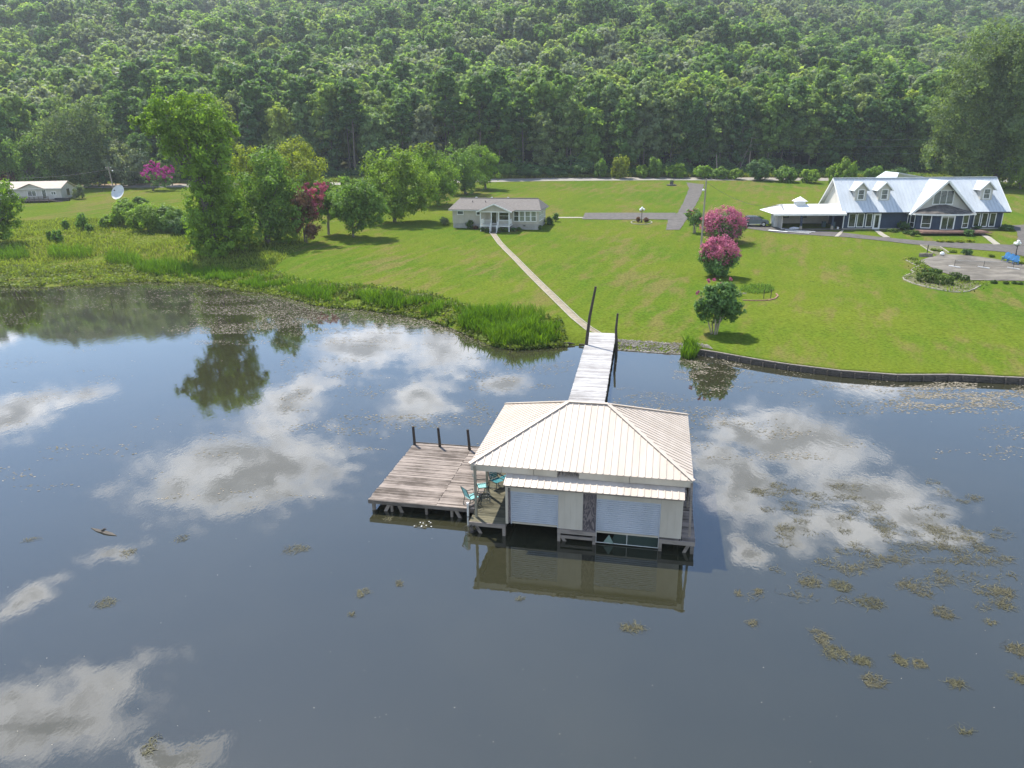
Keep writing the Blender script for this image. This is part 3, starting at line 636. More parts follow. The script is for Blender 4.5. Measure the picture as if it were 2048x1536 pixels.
def slope_panels(parent, a, b, c, d, k, m, t=.05, rib=.05, name='roof_panel'):
    """roof plane a-b eave, d-c ridge, split into k panels each with a raised rib"""
    a, b, c, d = map(Vector, (a, b, c, d)); n = (b - a).cross(d - a).normalized()
    for i in range(k):
        s0, s1 = i / k, (i + 1) / k
        q = [a.lerp(b, s0), a.lerp(b, s1), d.lerp(c, s1), d.lerp(c, s0)]; mb = MB().slab(q, t, n)
        if rib:
            w_ = min(.08 / max((b - a).length / k, .1), .3); s2 = s0 + (s1 - s0) * w_
            r = [a.lerp(b, s0 + 1e-3) + n * rib, a.lerp(b, s2) + n * rib, d.lerp(c, s2) + n * rib, d.lerp(c, s0 + 1e-3) + n * rib]; mb.slab(r, rib, n)
        mb.obj(name, m, parent)
# ---------------------------------------------------- beige cottage with the porch (x along the front, y back, origin front left corner)
o0 = G(906, 455.5); bt = thing('cottage', 'low beige cottage with grey shingle roof and gabled front porch', 'house', (o0.x, o0.y, o0.z), math.radians(-12))
BL, BD, FZ, EZ, RZ = 15.6, 7.6, .82, 3.25, 4.95
S0 = -1.6
box('foundation', M_BLOCK, bt, .05, BL - .05, .05, BD - .05, S0, FZ)
for (x0, x1) in ((0, 5.2), (5.22, 10.9), (10.92, BL)): box('wall', M_BEIGE, bt, x0, x1, 0, .15, FZ, EZ)
box('wall', M_BEIGE, bt, 0, .15, .16, BD, FZ, EZ); box('wall', M_BEIGE, bt, BL - .15, BL, .16, BD, FZ, EZ); box('wall', M_BEIGE, bt, .16, BL - .16, BD - .15, BD, FZ, EZ)
rf = box('roof', M_WHITE, bt, -.6, BL + .5, -.5, -.46, EZ - .22, EZ - .02)
MB().slab([(-.65, -.55, EZ), (BL + .55, -.55, EZ), (BL - .7, BD / 2, RZ), (.45, BD / 2, RZ)], .10).obj('roof_slope', M_SHINGLE, rf)
MB().slab([(BL + .55, BD + .55, EZ), (-.65, BD + .55, EZ), (.45, BD / 2, RZ), (BL - .7, BD / 2, RZ)], .10).obj('roof_slope', M_SHINGLE, rf)
MB().slab([(BL + .55, -.55, EZ), (BL + .55, BD + .55, EZ), (BL - .7, BD / 2, RZ)], .10).obj('roof_slope', M_SHINGLE, rf)
MB().slab([(-.65, BD + .55, EZ), (-.65, -.55, EZ), (.45, BD / 2, RZ)], .10).obj('roof_slope', M_SHINGLE, rf)
MB().beam((.45, BD / 2, RZ + .03), (BL - .7, BD / 2, RZ + .03), .3, .05).obj('ridge_cap', M_SHINGLE, rf)
for x in (3.4, 6.3, 9.3): box('ridge_vent', M_WHITE, rf, x - .15, x + .15, BD / 2 + .2, BD / 2 + .5, RZ - .2, RZ + .14)
for x in (3.2, 5.6): MB().tube([(x, 2.2, RZ - 1.1), (x, 2.2, RZ - .35)], .06, 8).obj('vent_pipe', M_BLACK, rf)
for s in ((-.65, -.55), (BL + .55, -.55)): pass
box('eave_soffit', M_WHITE, rf, -.6, BL + .5, -.5, BD + .5, EZ - .16, EZ - .12)
window(bt, (0, 0, 0), (1, 0, 0), (0, -1, 0), .95, 1.95, 2.42, 2.92)
window(bt, (0, 0, 0), (1, 0, 0), (0, -1, 0), 4.45, 5.1, 2.35, 2.9)
for x in (11.25, 12.25, 13.30, 14.35): window(bt, (0, 0, 0), (1, 0, 0), (0, -1, 0), x, x + .78, 1.35, 2.95, M_GLASS2 if x > 12 else M_GLASS, bars=(2.15,))
for k in range(4): window(bt, (BL, 0, 0), (0, 1, 0), (1, 0, 0), .6 + k * 1.15, 1.35 + k * 1.15, 1.35, 2.95, M_GLASS2, bars=(2.15,))
for k in range(2): window(bt, (BL, 0, 0), (0, 1, 0), (1, 0, 0), 5.4 + k * 1.0, 6.05 + k * 1.0, 1.6, 2.95)
window(bt, (0, 0, 0), (1, 0, 0), (0, -1, 0), 7.2, 8.05, FZ + .1, FZ + 2.1, name='door', frame=M_WHITE); window(bt, (0, 0, 0), (1, 0, 0), (0, -1, 0), 8.6, 10.4, 1.5, 2.9, bars=(2.2,))
for x in (2.3, 12.9): box('foundation_vent', M_BLACK, bt, x, x + .35, -.02, .04, .45, .62)
# porch
PX0, PX1, PY = 5.75, 11.0, -2.9
po = box('porch', M_WHITE, bt, PX0, PX1, PY, -.02, FZ - .18, FZ)
for i in range(19): box('floor_board', weathered('porch boards', (.30, .28, .25), (.42, .40, .36), 2, .8), po, PX0 + .05, PX1 - .05, PY + .02 + i * .15, PY + .16 + i * .15, FZ + .003, FZ + .02)
for x in (PX0 + .1, 7.80, 9.05, PX1 - .1): box('column', M_WHITE, po, x - .07, x + .07, PY + .03, PY + .17, FZ + .022, 3.05)
for x in (PX0 + .1, PX1 - .1, 7.75, 9.1): box('support_post', M_WHITE, po, x - .08, x + .08, PY + .05, PY + .21, S0, FZ - .185)
def railing(a, b, skip=0):
    a, b = Vector(a), Vector(b); r = MB().beam(a + Vector((0, 0, .92)), b + Vector((0, 0, .92)), .07, .05).obj('railing', M_WHITE, po); MB().beam(a + Vector((0, 0, .14)), b + Vector((0, 0, .14)), .05, .05).obj('rail', M_WHITE, r)
    n = max(2, int((b - a).length / .16))
    for i in range(1, n):
        p = a.lerp(b, i / n); MB().beam(p + Vector((0, 0, .165)), p + Vector((0, 0, .895)), .035, .035).obj('baluster', M_WHITE, r)
railing((PX0 + .2, PY + .1, FZ), (7.71, PY + .1, FZ)); railing((9.14, PY + .1, FZ), (PX1 - .2, PY + .1, FZ))
railing((PX0 + .1, PY + .2, FZ), (PX0 + .1, -.1, FZ)); railing((PX1 - .1, PY + .2, FZ), (PX1 - .1, -.1, FZ))
SB = -.55
for i in range(6):
    z = FZ - .02 - (i + 1) * .19; box('step', weathered('dark steps', (.10, .095, .085), (.19, .18, .16), 3, .85), po, 7.9, 8.96, PY - .28 * (i + 1), PY - .28 * i - .02, z - .05, z)
for x in (7.85, 9.01): railing((x, PY + .02, FZ), (x, PY - 1.7, FZ - 1.2)); MB().beam((x, PY - .02, FZ - .15), (x, PY - 1.75, FZ - 1.35), .05, .25).obj('stair_stringer', M_WHITE, po)
pr_ = box('porch_roof', M_WHITE, po, PX0 - .1, PX1 + .1, PY - .1, -.3, 3.06, 3.2)
mx = (PX0 + PX1) / 2; AZ = 4.45
MB().slab([(PX0 - .5, PY - .45, 3.12), (mx, PY - .45, AZ), (mx, 2.3, AZ), (PX0 - .5, 1.2, 3.12)], -.10).obj('roof_slope', M_SHINGLE, pr_)
MB().slab([(mx, PY - .45, AZ), (PX1 + .5, PY - .45, 3.12), (PX1 + .5, 1.2, 3.12), (mx, 2.3, AZ)], -.10).obj('roof_slope', M_SHINGLE, pr_)
gable_wall(pr_, PX0 - .3, PX1 + .3, PY - .12, 3.21, AZ - .03, M_BEIGE)
for a, b in (((PX0 - .55, PY - .46, 3.1), (mx, PY - .46, AZ)), ((mx, PY - .46, AZ), (PX1 + .55, PY - .46, 3.1))): MB().beam(a, b, .06, .2).obj('barge_board', M_WHITE, pr_)
# ---------------------------------------------------- blue house with the metal roof
o1 = G(1684, 458.5); HB = thing('metal_roofed_house', 'long navy blue house with pale metal roof, three dormers and a big white gable', 'house', (o1.x, o1.y, o1.z), math.radians(-3))
def hpx(px, o, s): return (px - o) / s
SX = 26.5 / (2005.5 - 1684)            # metres for one photograph pixel along the facade
def hx(px): return (px - 1684) * SX
LEN, DEP, EV, RG = 26.5, 11.0, 2.9, 8.2
fnd = box('foundation', M_BLOCK, HB, .04, LEN - .04, .04, DEP - .04, -1.5, .18)
xs_w = [0, hx(1790), hx(1842), LEN]
for a, b in zip(xs_w[:-1], xs_w[1:]): box('wall', M_NAVY, HB, a + .003, b - .003, 0, .2, .18, EV)
box('wall', M_NAVY, HB, 0, .2, .21, DEP, .18, EV); box('wall', M_NAVY, HB, LEN - .2, LEN, .21, DEP, .18, EV); box('wall', M_CREAM, HB, .21, LEN - .21, DEP - .2, DEP, .18, EV)
gable_wall(HB, .05, DEP - .05, .02, EV + .004, RG - .35, M_CREAM, .12, axis='y'); g_ = gable_wall(HB, .05, DEP - .05, LEN - .10, EV + .004, RG - .35, M_CREAM, .12, axis='y')
mr = box('roof', M_BLACK, HB, -.45, LEN + .75, -.62, -.57, EV - .22, EV - .03)
slope_panels(mr, (-.55, -.6, EV - .02), (LEN + .85, -.6, EV - .02), (LEN + .85, DEP / 2, RG), (-.55, DEP / 2, RG), 48, M_METAL)
slope_panels(mr, (LEN + .85, DEP + .6, EV - .02), (-.55, DEP + .6, EV - .02), (-.55, DEP / 2, RG), (LEN + .85, DEP / 2, RG), 30, M_METAL)
MB().beam((-.55, DEP / 2, RG + .06), (LEN + .85, DEP / 2, RG + .06), .4, .06).obj('ridge_cap', M_METAL, mr)
for x in (-.56, LEN + .86): MB().beam((x, -.6, EV - .1), (x, DEP / 2, RG - .08), .05, .25).obj('barge_board', M_WHITE, mr); MB().beam((x, DEP + .6, EV - .1), (x, DEP / 2, RG - .08), .05, .25).obj('barge_board', M_WHITE, mr)
# rear cross roof just above the ridge
MB().slab([(hx(1812), DEP / 2 + .3, RG + .02), (hx(1824), DEP / 2 + 2, RG + .75), (hx(1824), DEP + 2, RG + .75), (hx(1812) - 3, DEP + 2, RG - 2)], -.05).obj('rear_roof_slope', M_METAL, mr)
MB().slab([(hx(1824), DEP / 2 + 2, RG + .75), (hx(1870), DEP / 2 + .3, RG + .02), (hx(1900), DEP + 2, RG - 2), (hx(1824), DEP + 2, RG + .75)], -.05).obj('rear_roof_slope', M_METAL, mr)
# dormers
def dormer(xc):
    zr = lambda y: EV + (y + .6) * (RG - EV) / (DEP / 2 + .6)
    y0 = 1.45; zb = zr(y0); w_ = .95; zt = zb + 2.0; za = zt + 1.0
    yb = lambda z: (z - EV) * (DEP / 2 + .6) / (RG - EV) - .6
    d = box('dormer', M_CREAM, HB, xc - w_, xc + w_, y0, y0 + .1, zb - .15, zt)
    gable_wall(d, xc - w_, xc + w_, y0 + .001, zt + .002, za - .05, M_CREAM, .10)
    for s in (-1, 1):
        MB().slab([(xc + s * w_, y0 + .1, zb), (xc + s * w_, y0 + .1, zt), (xc + s * w_, yb(zt), zt)], .08, Vector((s, 0, 0))).obj('dormer_cheek', M_CREAM, d)
        MB().slab([(xc + s * (w_ + .42), y0 - .35, zt - .38), (xc, y0 - .35, za + .06), (xc, yb(za) + .1, za + .06), (xc + s * (w_ + .42), yb(zt - .38) + .1, zt - .38)], .06, Vector((s * .7, 0, .7))).obj('dormer_roof', M_METAL if s > 0 else M_METAL, d)
        MB().beam((xc + s * (w_ + .44), y0 - .37, zt - .43), (xc, y0 - .37, za), .05, .16).obj('barge_board', M_WHITE, d)
    window(d, (0, y0, 0), (1, 0, 0), (0, -1, 0), xc - .42, xc + .48, zb + .25, zb + 1.75, bars=(zb + 1.0,), fr=.13)
for px in (1720, 1767.5, 1974): dormer(hx(px))
# big front gable over the bay entrance
GX0, GX1, GY = hx(1812), hx(1940), -.9; gm_ = (GX0 + GX1) / 2; GA = RG - .15
fg = box('front_gable', M_CREAM, HB, GX0 + .7, GX1 - .7, GY + .35, GY + .45, EV, EV + .6)
gable_wall(fg, GX0 + .3, GX1 - .3, GY + .34, EV + .02, GA - .35, M_CREAM, .08)
slope_panels(fg, (GX0 - .1, DEP / 2, EV - .35), (GX0 - .1, GY - .5, EV - .35), (gm_, GY - .5, GA), (gm_, DEP / 2, GA), 8, M_METAL); slope_panels(fg, (GX1 + .1, GY - .5, EV - .35), (GX1 + .1, DEP / 2, EV - .35), (gm_, DEP / 2, GA), (gm_, GY - .5, GA), 8, M_METAL)
for a, b in (((GX0 - .12, GY - .53, EV - .45), (gm_, GY - .53, GA - .1)), ((GX1 + .12, GY - .53, EV - .45), (gm_, GY - .53, GA - .1))): MB().beam(a, b, .06, .32).obj('barge_board', M_WHITE, fg)
window(fg, (0, GY + .34, 0), (1, 0, 0), (0, -1, 0), gm_ - 1.55, gm_ + 1.55, EV + 1.35, EV + 3.45, mull=(gm_ - .52, gm_ + .52), fr=.16)
# bay: five-sided front with double door
bay_pts = [(GX0 + .4, .0), (GX0 + .8, -2.0), (gm_ - 1.9, -3.2), (gm_ + 1.9, -3.2), (GX1 - .8, -2.0), (GX1 - .4, .0)]
by_ = MB(); 
bay = thing('x', 'x', 'x'); bpy.data.objects.remove(bay)
bay = None
for (p, q) in zip(bay_pts[:-1], bay_pts[1:]):
    p, q = Vector((*p, 0)), Vector((*q, 0)); n = Vector(((q - p).y, -(q - p).x, 0)).normalized()
    seg = MB().slab([p + Vector((0, 0, .15)), q + Vector((0, 0, .15)), q + Vector((0, 0, EV - .05)), p + Vector((0, 0, EV - .05))], .12, n)
    o_ = seg.obj('bay_wall', M_NAVY, HB)
    L_ = (q - p).length
    if L_ > 3.5:
        window(o_, p, q - p, n, L_ / 2 - .95, L_ / 2 + .95, .35, 2.35, mull=(L_ / 2,), fr=.2, name='double_door', bars=(2.2,))
    elif L_ > 2.6:
        window(o_, p, q - p, n, L_ / 2 - .62, L_ / 2 + .62, .55, 2.5, bars=(1.2,), fr=.13)
    else: window(o_, p, q - p, n, L_ / 2 - .5, L_ / 2 + .5, .5, 2.5, bars=(1.2,), fr=.12)
ring = [(a * 1.0 + (0), b) for a, b in bay_pts]; top = Vector((gm_, GY + .3, EV + 1.25))
out_ = []
cxy = Vector((gm_, 0, 0))
for (a, b) in bay_pts: v_ = Vector((a, b, 0)) - cxy; out_.append(cxy + v_ * 1.10 + Vector((0, 0, EV - .12)))
for i in range(len(out_) - 1):
    MB().slab([out_[i], out_[i + 1], top + Vector((.6 * (1 if i > 2 else (-1 if i < 2 else 1)), 0, 0)), top + Vector((-.6 if i <= 2 else .6, 0, 0))], .05, Vector((0, 0, 1))).obj('bay_roof', M_OLDSHIN, HB)
    MB().beam(out_[i] + Vector((0, 0, -.12)), out_[i + 1] + Vector((0, 0, -.12)), .06, .24).obj('fascia_board', M_WHITE, HB)
# facade windows and doors
for (a, b) in ((1696, 1708), (1713, 1725), (1731, 1742)): window(HB, (0, 0, 0), (1, 0, 0), (0, -1, 0), hx(a), hx(b), .45, 2.55, fr=.12)
window(HB, (0, 0, 0), (1, 0, 0), (0, -1, 0), hx(1748.5), hx(1756.5), .25, 2.35, fr=.28, name='door')
for (a, b) in ((1949, 1959), (1964.5, 1974.5), (1980.5, 1990.5)): window(HB, (0, 0, 0), (1, 0, 0), (0, -1, 0), hx(a), hx(b), .45, 2.55, fr=.13)
for x in (.06, LEN - .06): box('corner_board', M_WHITE, HB, x - .07, x + .07, -.03, -.004, .18, EV - .23)
box('downpipe', M_WHITE, HB, GX0 + .15, GX0 + .25, -.12, -.03, .2, EV - .3)
# carport on the left
CL = hx(1538) ; CD0, CD1 = -1.2, 6.8
cp = box('carport', M_CPWALL, HB, CL + 1.9, -.05, CD1 - .25, CD1 - .1, .1, 2.6)
for i in range(8): x0 = CL + 1.0 + i * 1.62; box('floor_slab', M_CONC2, cp, x0, x0 + 1.615, -.9, CD1 - .26, -.6, .06)
box('wall', M_CPWALL, cp, CL + 1.75, CL + 1.88, .2, CD1 - .1, .07, 2.6)
for (x, y) in ((hx(1597), -.35), (hx(1661), -.35)):
    c_ = box('post', M_NAVY, cp, x - .16, x + .16, y - .16, y + .16, .65, 2.62); MB().lathe([(.26, 0), (.26, .1), (.2, .58), (0, .58)], 14, (x, y, .065)).obj('post_base', M_CONC, c_)
box('roof_edge', M_WHITE, cp, CL - .2, -.02, CD0 - .1, CD0 - .04, 2.45, 2.72)
for i in range(6):
    x0 = CL - .25 + i * (-CL + .22) / 6; x1 = x0 + (-CL + .22) / 6 - .006; q = lambda x, y, z: (x, y, z)
    MB().slab([(x0, CD0 - .15, 2.74), (x1, CD0 - .15, 2.74), (x1, (CD0 + CD1) / 2, 4.05), (x0 + (2.6 if i == 0 else 0), (CD0 + CD1) / 2, 4.05)], .08).obj('roof_panel', M_WROOF, cp)
    MB().slab([(x1, CD1 + .5, 2.74), (x0, CD1 + .5, 2.74), (x0 + (2.6 if i == 0 else 0), (CD0 + CD1) / 2, 4.05), (x1, (CD0 + CD1) / 2, 4.05)], .08).obj('roof_panel', M_WROOF, cp)
MB().slab([(CL - .25, CD1 + .5, 2.74), (CL - .25, CD0 - .15, 2.74), (CL + 2.35, (CD0 + CD1) / 2, 4.05)], .08, Vector((-.4, 0, .9))).obj('roof_panel', M_WROOF, cp)
cu = MB().box(hx(1602) - .75, hx(1602) + .75, 2.1, 3.6, 3.4, 4.55).obj('cupola', M_METAL, cp)
for k in range(5): box('louvre', M_WHITE, cu, hx(1602) - .78, hx(1602) + .78, 2.06, 2.09, 3.75 + k * .15, 3.83 + k * .15)
cc = Vector((hx(1602), 2.85, 5.35))
for a, b in (((-1.05, -1.05), (1.05, -1.05)), ((1.05, -1.05), (1.05, 1.05)), ((1.05, 1.05), (-1.05, 1.05)), ((-1.05, 1.05), (-1.05, -1.05))):
    MB().slab([(cc.x + a[0], cc.y + a[1], 4.56), (cc.x + b[0], cc.y + b[1], 4.56), cc], .04, Vector((0, 0, 1))).obj('cupola_roof', M_WROOF, cu)
for x in (hx(1591), hx(1629)): window(cp, (0, CD1 - .25, 0), (1, 0, 0), (0, -1, 0), x - .4, x + .4, 1.4, 2.3, M_GLASS2, frame=M_NAVY)
window(cp, (CL + 1.88, 0, 0), (0, 1, 0), (1, 0, 0), 3.6, 4.4, 1.3, 2.3, M_GLASS2)
# things standing in the carport, placed in the world
def HBW(x, y, z=.06): return HB.matrix_basis @ Vector((x, y, z)) if False else Matrix.Translation(HB.location) @ Matrix.Rotation(HB.rotation_euler.z, 4, 'Z') @ Vector((x, y, z))
def at_house(name, label, cat, x, y, z=.065, group=None): return thing(name, label, cat, HBW(x, y, z), HB.rotation_euler.z, group)
c_ = at_house('storage_cabinet', 'white upright storage cabinet inside the open carport', 'cabinet', hx(1560), 2.6)
box('cabinet_body', M_WHITE, c_, -.7, .7, 0, 1.3, .05, 1.95); box('door', M_WHITE, c_, -.69, -.005, -.03, -.003, .08, 1.92); box('door', M_WHITE, c_, .005, .69, -.03, -.003, .08, 1.92)
M_TEAL = weathered('dark teal plastic', (.020, .055, .065), (.03, .08, .09), 3, .5)
for (px, y, lb) in ((1655, 2.2, 'dark teal wheeled bin beside the carport post'), (1669, 1.0, 'dark teal wheeled bin against the blue house wall')):
    b_ = at_house('wheeled_bin', lb, 'bin', hx(px), y); MB().prism([(-.26, .06), (.26, .06), (.34, 1.0), (-.30, 1.0)], -.28, .28, 'x').obj('bin_body', M_TEAL, b_)
    MB().box(-.31, .31, -.36, .38, 1.005, 1.07).obj('lid', M_TEAL, b_)
    for s in (-.24, .24): MB().tube([(s - .03, .25, .12), (s + .03, .25, .12)], .12, 12).obj('wheel', M_BLACK, b_)
b_ = at_house('bucket', 'small white bucket on the carport floor by the teal bins', 'bucket', hx(1674), -.2); MB().lathe([(0, .0), (.15, 0), (.18, .38), (.16, .38), (.14, .03)], 14).obj('pail', M_WHITE, b_); MB().tube([(-.18, 0, .36), (-.1, 0, .16), (.1, 0, .16), (.18, 0, .36)], .01, 6).obj('handle', M_BLACK, b_)
sk = at_house('debris_bag', 'pale plastic bag lying at the foot of the carport post', 'bag', hx(1583), -.8)
V_ = np.array([(math.cos(a) * math.cos(e) * (.75 + .18 * math.sin(5 * a + 3 * e)), math.sin(a) * math.cos(e) * (.4 + .08 * math.cos(4 * a)), .22 + .22 * math.sin(e) + .03 * math.sin(7 * a)) for e in np.linspace(-1.5, 1.5, 9) for a in np.linspace(0, 2 * math.pi, 18, endpoint=False)])
F_ = [(i * 18 + j, i * 18 + (j + 1) % 18, (i + 1) * 18 + (j + 1) % 18, (i + 1) * 18 + j) for i in range(8) for j in range(18)]
MB().add(V_, F_).obj('bag', weathered('pale plastic sheet', (.45, .46, .48), (.62, .62, .62), 5, .4), sk); MB().beam((-.9, .3, .05), (-2.6, -.3, .1), .1, .05).obj('loose_board', M_BEAM, sk)
# boards laid out on the drive
for i, (a, b, lb) in enumerate((((1537, 461.8), (1575, 465), 'broad white board flat on the drive before the carport'), ((1562, 459), (1630, 465.5), 'long thin white board on the drive, nearest the carport posts'), ((1570, 461.5), (1622, 466.8), 'white board between the two other boards on the drive'), ((1575, 464.3), (1618, 468.4), 'pale board beside the lawn edge of the drive'))):
    p, q = G(*a), G(*b); p.z += .14; q.z = H(q.x, q.y) + .14; o_ = MB().beam(p, q, .9 if i == 0 else .32, .05).obj('board', M_WHITE); tag(o_, lb, 'board', 'white boards laid out on the drive')
# walks from the drive to the doors
strip('footpath', [(1748, 460.5), (1757, 469), (1766, 475)], [(1757, 460.5), (1769, 469), (1781, 475.5)], M_CONC, .07, 2)
strip('footpath', [(1951, 464), (1970, 476), (1987, 490)], [(1960, 464), (1983, 476), (2001, 489)], M_CONC, .065, 2)
strip('footpath', [(1669, 474), (1675, 468), (1683, 461)], [(1677, 474), (1683, 468), (1688, 461)], M_CONC, .085, 2)
# brick terrace in front of the bay
TR = at_house('brick_terrace', 'low dark brick terrace with two steps before the double doors', 'terrace', gm_, -4.6, 0)
for i, (w_, d_, z_) in enumerate(((5.6, 2.0, .14), (5.2, 1.6, .28))):
    for k in range(10):
        x0 = -w_ + k * w_ / 5; box('brick_slab', M_BRICK, TR, x0 + .005, x0 + w_ / 5 - .005, -d_, d_ - .2, .02 if i == 0 else .145, z_)
# ---------------------------------------------------- far house on the left
o2 = G(31, 407); mh = thing('far_bungalow', 'pale far bungalow with tan roof and wooden front deck', 'house', (o2.x, o2.y + 3.2, H(o2.x, o2.y + 3.2)), math.radians(10))
ML, MD = 14.4, 8.2; X0 = -6.0
box('foundation', M_BLOCK, mh, X0 + .05, X0 + ML - .05, .05, MD, -1.2, .6)
box('wall', M_CREAM, mh, X0, X0 + ML, 0, .15, .6, 3.0); box('wall', M_CREAM, mh, X0 + ML - .15, X0 + ML, .16, MD, .6, 3.0); box('wall', M_CREAM, mh, X0, X0 + .15, .16, MD, .6, 3.0); box('wall', M_CREAM, mh, X0 + .16, X0 + ML - .16, MD - .15, MD, .6, 3.0)
gable_wall(mh, .05, MD - .05, X0 + ML - .12, 3.005, 4.35, M_CREAM, .1, axis='y')
rf2 = box('roof', M_WHITE, mh, X0 - .3, X0 + ML + .4, -.5, -.46, 2.8, 2.98)
MB().slab([(X0 - .4, -.5, 2.98), (X0 + ML + .45, -.5, 2.98), (X0 + ML + .45, MD / 2, 4.45), (X0 - .4, MD / 2, 4.45)], .09).obj('roof_slope', M_TANROOF, rf2)
MB().slab([(X0 + ML + .45, MD + .5, 2.98), (X0 - .4, MD + .5, 2.98), (X0 - .4, MD / 2, 4.45), (X0 + ML + .45, MD / 2, 4.45)], .09).obj('roof_slope', M_TANROOF, rf2)
gx_ = 2.2; gable_wall(mh, gx_ - 2.4, gx_ + 2.4, -.30, 3.0, 3.95, M_CREAM, .1)
MB().slab([(gx_ - 2.9, -.75, 2.9), (gx_, -.75, 4.05), (gx_, 3, 4.05), (gx_ - 2.9, 1, 2.9)], -.08).obj('roof_slope', M_TANROOF, rf2); MB().slab([(gx_, -.75, 4.05), (gx_ + 2.9, -.75, 2.9), (gx_ + 2.9, 1, 2.9), (gx_, 3, 4.05)], -.08).obj('roof_slope', M_TANROOF, rf2)
for (a, b, z0, z1, nm) in ((1.2, 2.9, 1.3, 2.4, 'window'), (4.3, 5.1, .7, 2.6, 'door'), (6.3, 7.2, 1.5, 2.1, 'window')): window(mh, (0, 0, 0), (1, 0, 0), (0, -1, 0), a, b, z0, z1, mull=((a + b) / 2,) if nm == 'window' else (), name=nm)
window(mh, (X0 + ML, 0, 0), (0, 1, 0), (1, 0, 0), 3.6, 4.9, 1.2, 2.5, mull=(4.25,), frame=weathered('red brown shutters', (.09, .05, .045), (.14, .08, .07), 3, .7)); box('utility_box', M_BLACK, mh, 7.2, 10.2, -1.2, -.2, -.6, .75)
M_OLDDECK = weathered('dark old deck wood', (.07, .055, .045), (.13, .105, .085), 3, .9)
dk = box('deck', M_OLDDECK, mh, -2.5, 6.8, -3.2, -.05, .25, .42)
for i in range(10): x = -2.4 + i * 1.0; box('post', M_OLDDECK, dk, x - .05, x + .05, -3.15, -3.05, -1.2, 1.3)
for z in (.62, .82, 1.02, 1.22): box('rail', M_OLDDECK, dk, -2.5, 6.8, -3.19, -3.155, z, z + .10)
for k in range(5): box('ramp_board', M_OLDDECK, dk, 6.85 + k * .62, 7.45 + k * .62, -3.0, -1.4, .28 - k * .12, .36 - k * .12)
# ------------------------------------------------------------------ hill forest
FR = np.random.default_rng(21); fr_ = random.Random(22)
def make_broad(h, w_, low, n, size, m, R, lobes_n=11):
    L = []
    for i in range(lobes_n):
        t = i / (lobes_n - 1); z = low + (h - low) * (.12 + .80 * t); prof = math.sin(math.pi * min(1, .22 + .70 * t)) ** .8
        a = 2.4 * i + R.random() * .9; rr = w_ * prof * (.35 + .35 * R.random()); r = w_ * (.42 + .20 * R.random()) * (.7 + .3 * prof)
        L.append((rr * math.cos(a), rr * math.sin(a), min(z, h - r * .75), r, r, r * (.72 + .2 * R.random())))
    L.append((0, 0, h - w_ * .45, w_ * .5, w_ * .5, w_ * .45))
    return crown_mesh('crown', L, n, size, m, .34, R)
def make_pine(h, n, size, m, R):
    L = []
    for i in range(15):
        t = i / 14; z = h * (.50 + .49 * t); a = 2.4 * i + R.random(); spread = (2.9 * (1 - t) ** .6 + .5) * (.6 + .5 * R.random()); r = 1.5 + .7 * R.random()
        L.append((spread * math.cos(a), spread * math.sin(a), z, r, r, r * .55))
    return crown_mesh('crown', L, n, size, m, .40, R, .25)
def trunk_mesh(h, r, m, R, limbs=5, low=.45, spread=3.2):
    mb = MB(); pts = [(R.uniform(-.15, .15) * k, R.uniform(-.15, .15) * k, -1.0 + (h + 1.0) * k / 4) for k in range(5)]
    mb.tube(pts, [r, r * .85, r * .66, r * .42, r * .1], 7, cap=False)
    for i in range(limbs):
        z = h * (low + (.9 - low) * i / limbs); a = 2.4 * i + R.random(); k = spread * (1 - .5 * i / limbs)
        mb.tube([(0, 0, z), (k * .5 * math.cos(a), k * .5 * math.sin(a), z + k * .35), (k * math.cos(a), k * math.sin(a), z + k * .55)], [r * .4, r * .26, r * .08], 5, cap=False)
    return mb.mesh('trunk', m)
def make_dome(h, w_, n, size, m, R):
    L = [(0, 0, h - w_ * .62, w_ * .72, w_ * .72, w_ * .58)]
    for i in range(13):
        a = 2.4 * i + R.random() * .8; t = (i + .5) / 13; el = 1.35 * t ** .8; rr = w_ * .74 * math.cos(el) * (.85 + .3 * R.random()); r = w_ * (.26 + .20 * R.random())
        L.append((rr * math.cos(a), rr * math.sin(a), h - w_ * .75 + w_ * .62 * math.sin(el) * (.8 + .4 * R.random()), r, r, r * .8))
    for i in range(5): a = 1.26 * i; L.append((w_ * .45 * math.cos(a), w_ * .45 * math.sin(a), h - w_ * 1.25, w_ * .42, w_ * .42, w_ * .5))
    return crown_mesh('crown', L, n, size, m, .30, R, .66)
KINDS = []   # (crown, trunk, label)
for (h, w_, low, m, lb) in ((22, 5.6, 1.0, M_BROAD, 'round crowned broadleaf tree'), (24, 4.6, 1.0, M_BROAD, 'tall narrow broadleaf tree'), (19, 6.0, .8, M_BROAD, 'low broad leafy tree'),
                            (25, 5.8, 4.0, M_BROAD, 'tall high crowned broadleaf tree'), (21, 5.0, 1.0, M_GREY, 'grey green broadleaf tree'), (23, 3.6, 1.0, M_DARK, 'slim dark evergreen tree')):
    KINDS.append((make_broad(h, w_, low, 8500, .42, m, FR, 14), trunk_mesh(h * .9, .30, M_BARK, fr_), lb))
for h in (26, 28, 25): KINDS.append((make_pine(h, 4600, .38, M_PINE, FR), trunk_mesh(h * .97, .32, M_BARK, fr_, 7, .42, 2.6), 'bare trunked tufted pine'))
for me, tm, lb in KINDS: pass
def plant_tree(kind, x, y, s, label, group, name=None):
    cm, tm, lb = KINDS[kind]; o = thing(name or ('pine_tree' if kind > 5 else 'forest_tree'), label, 'tree', (x, y, H(x, y)), fr_.uniform(0, 6.28), group); o.scale = (s * fr_.uniform(.92, 1.1),) * 2 + (s,)
    link(bpy.data.objects.new('crown', cm), o); link(bpy.data.objects.new('trunk', tm), o); return o
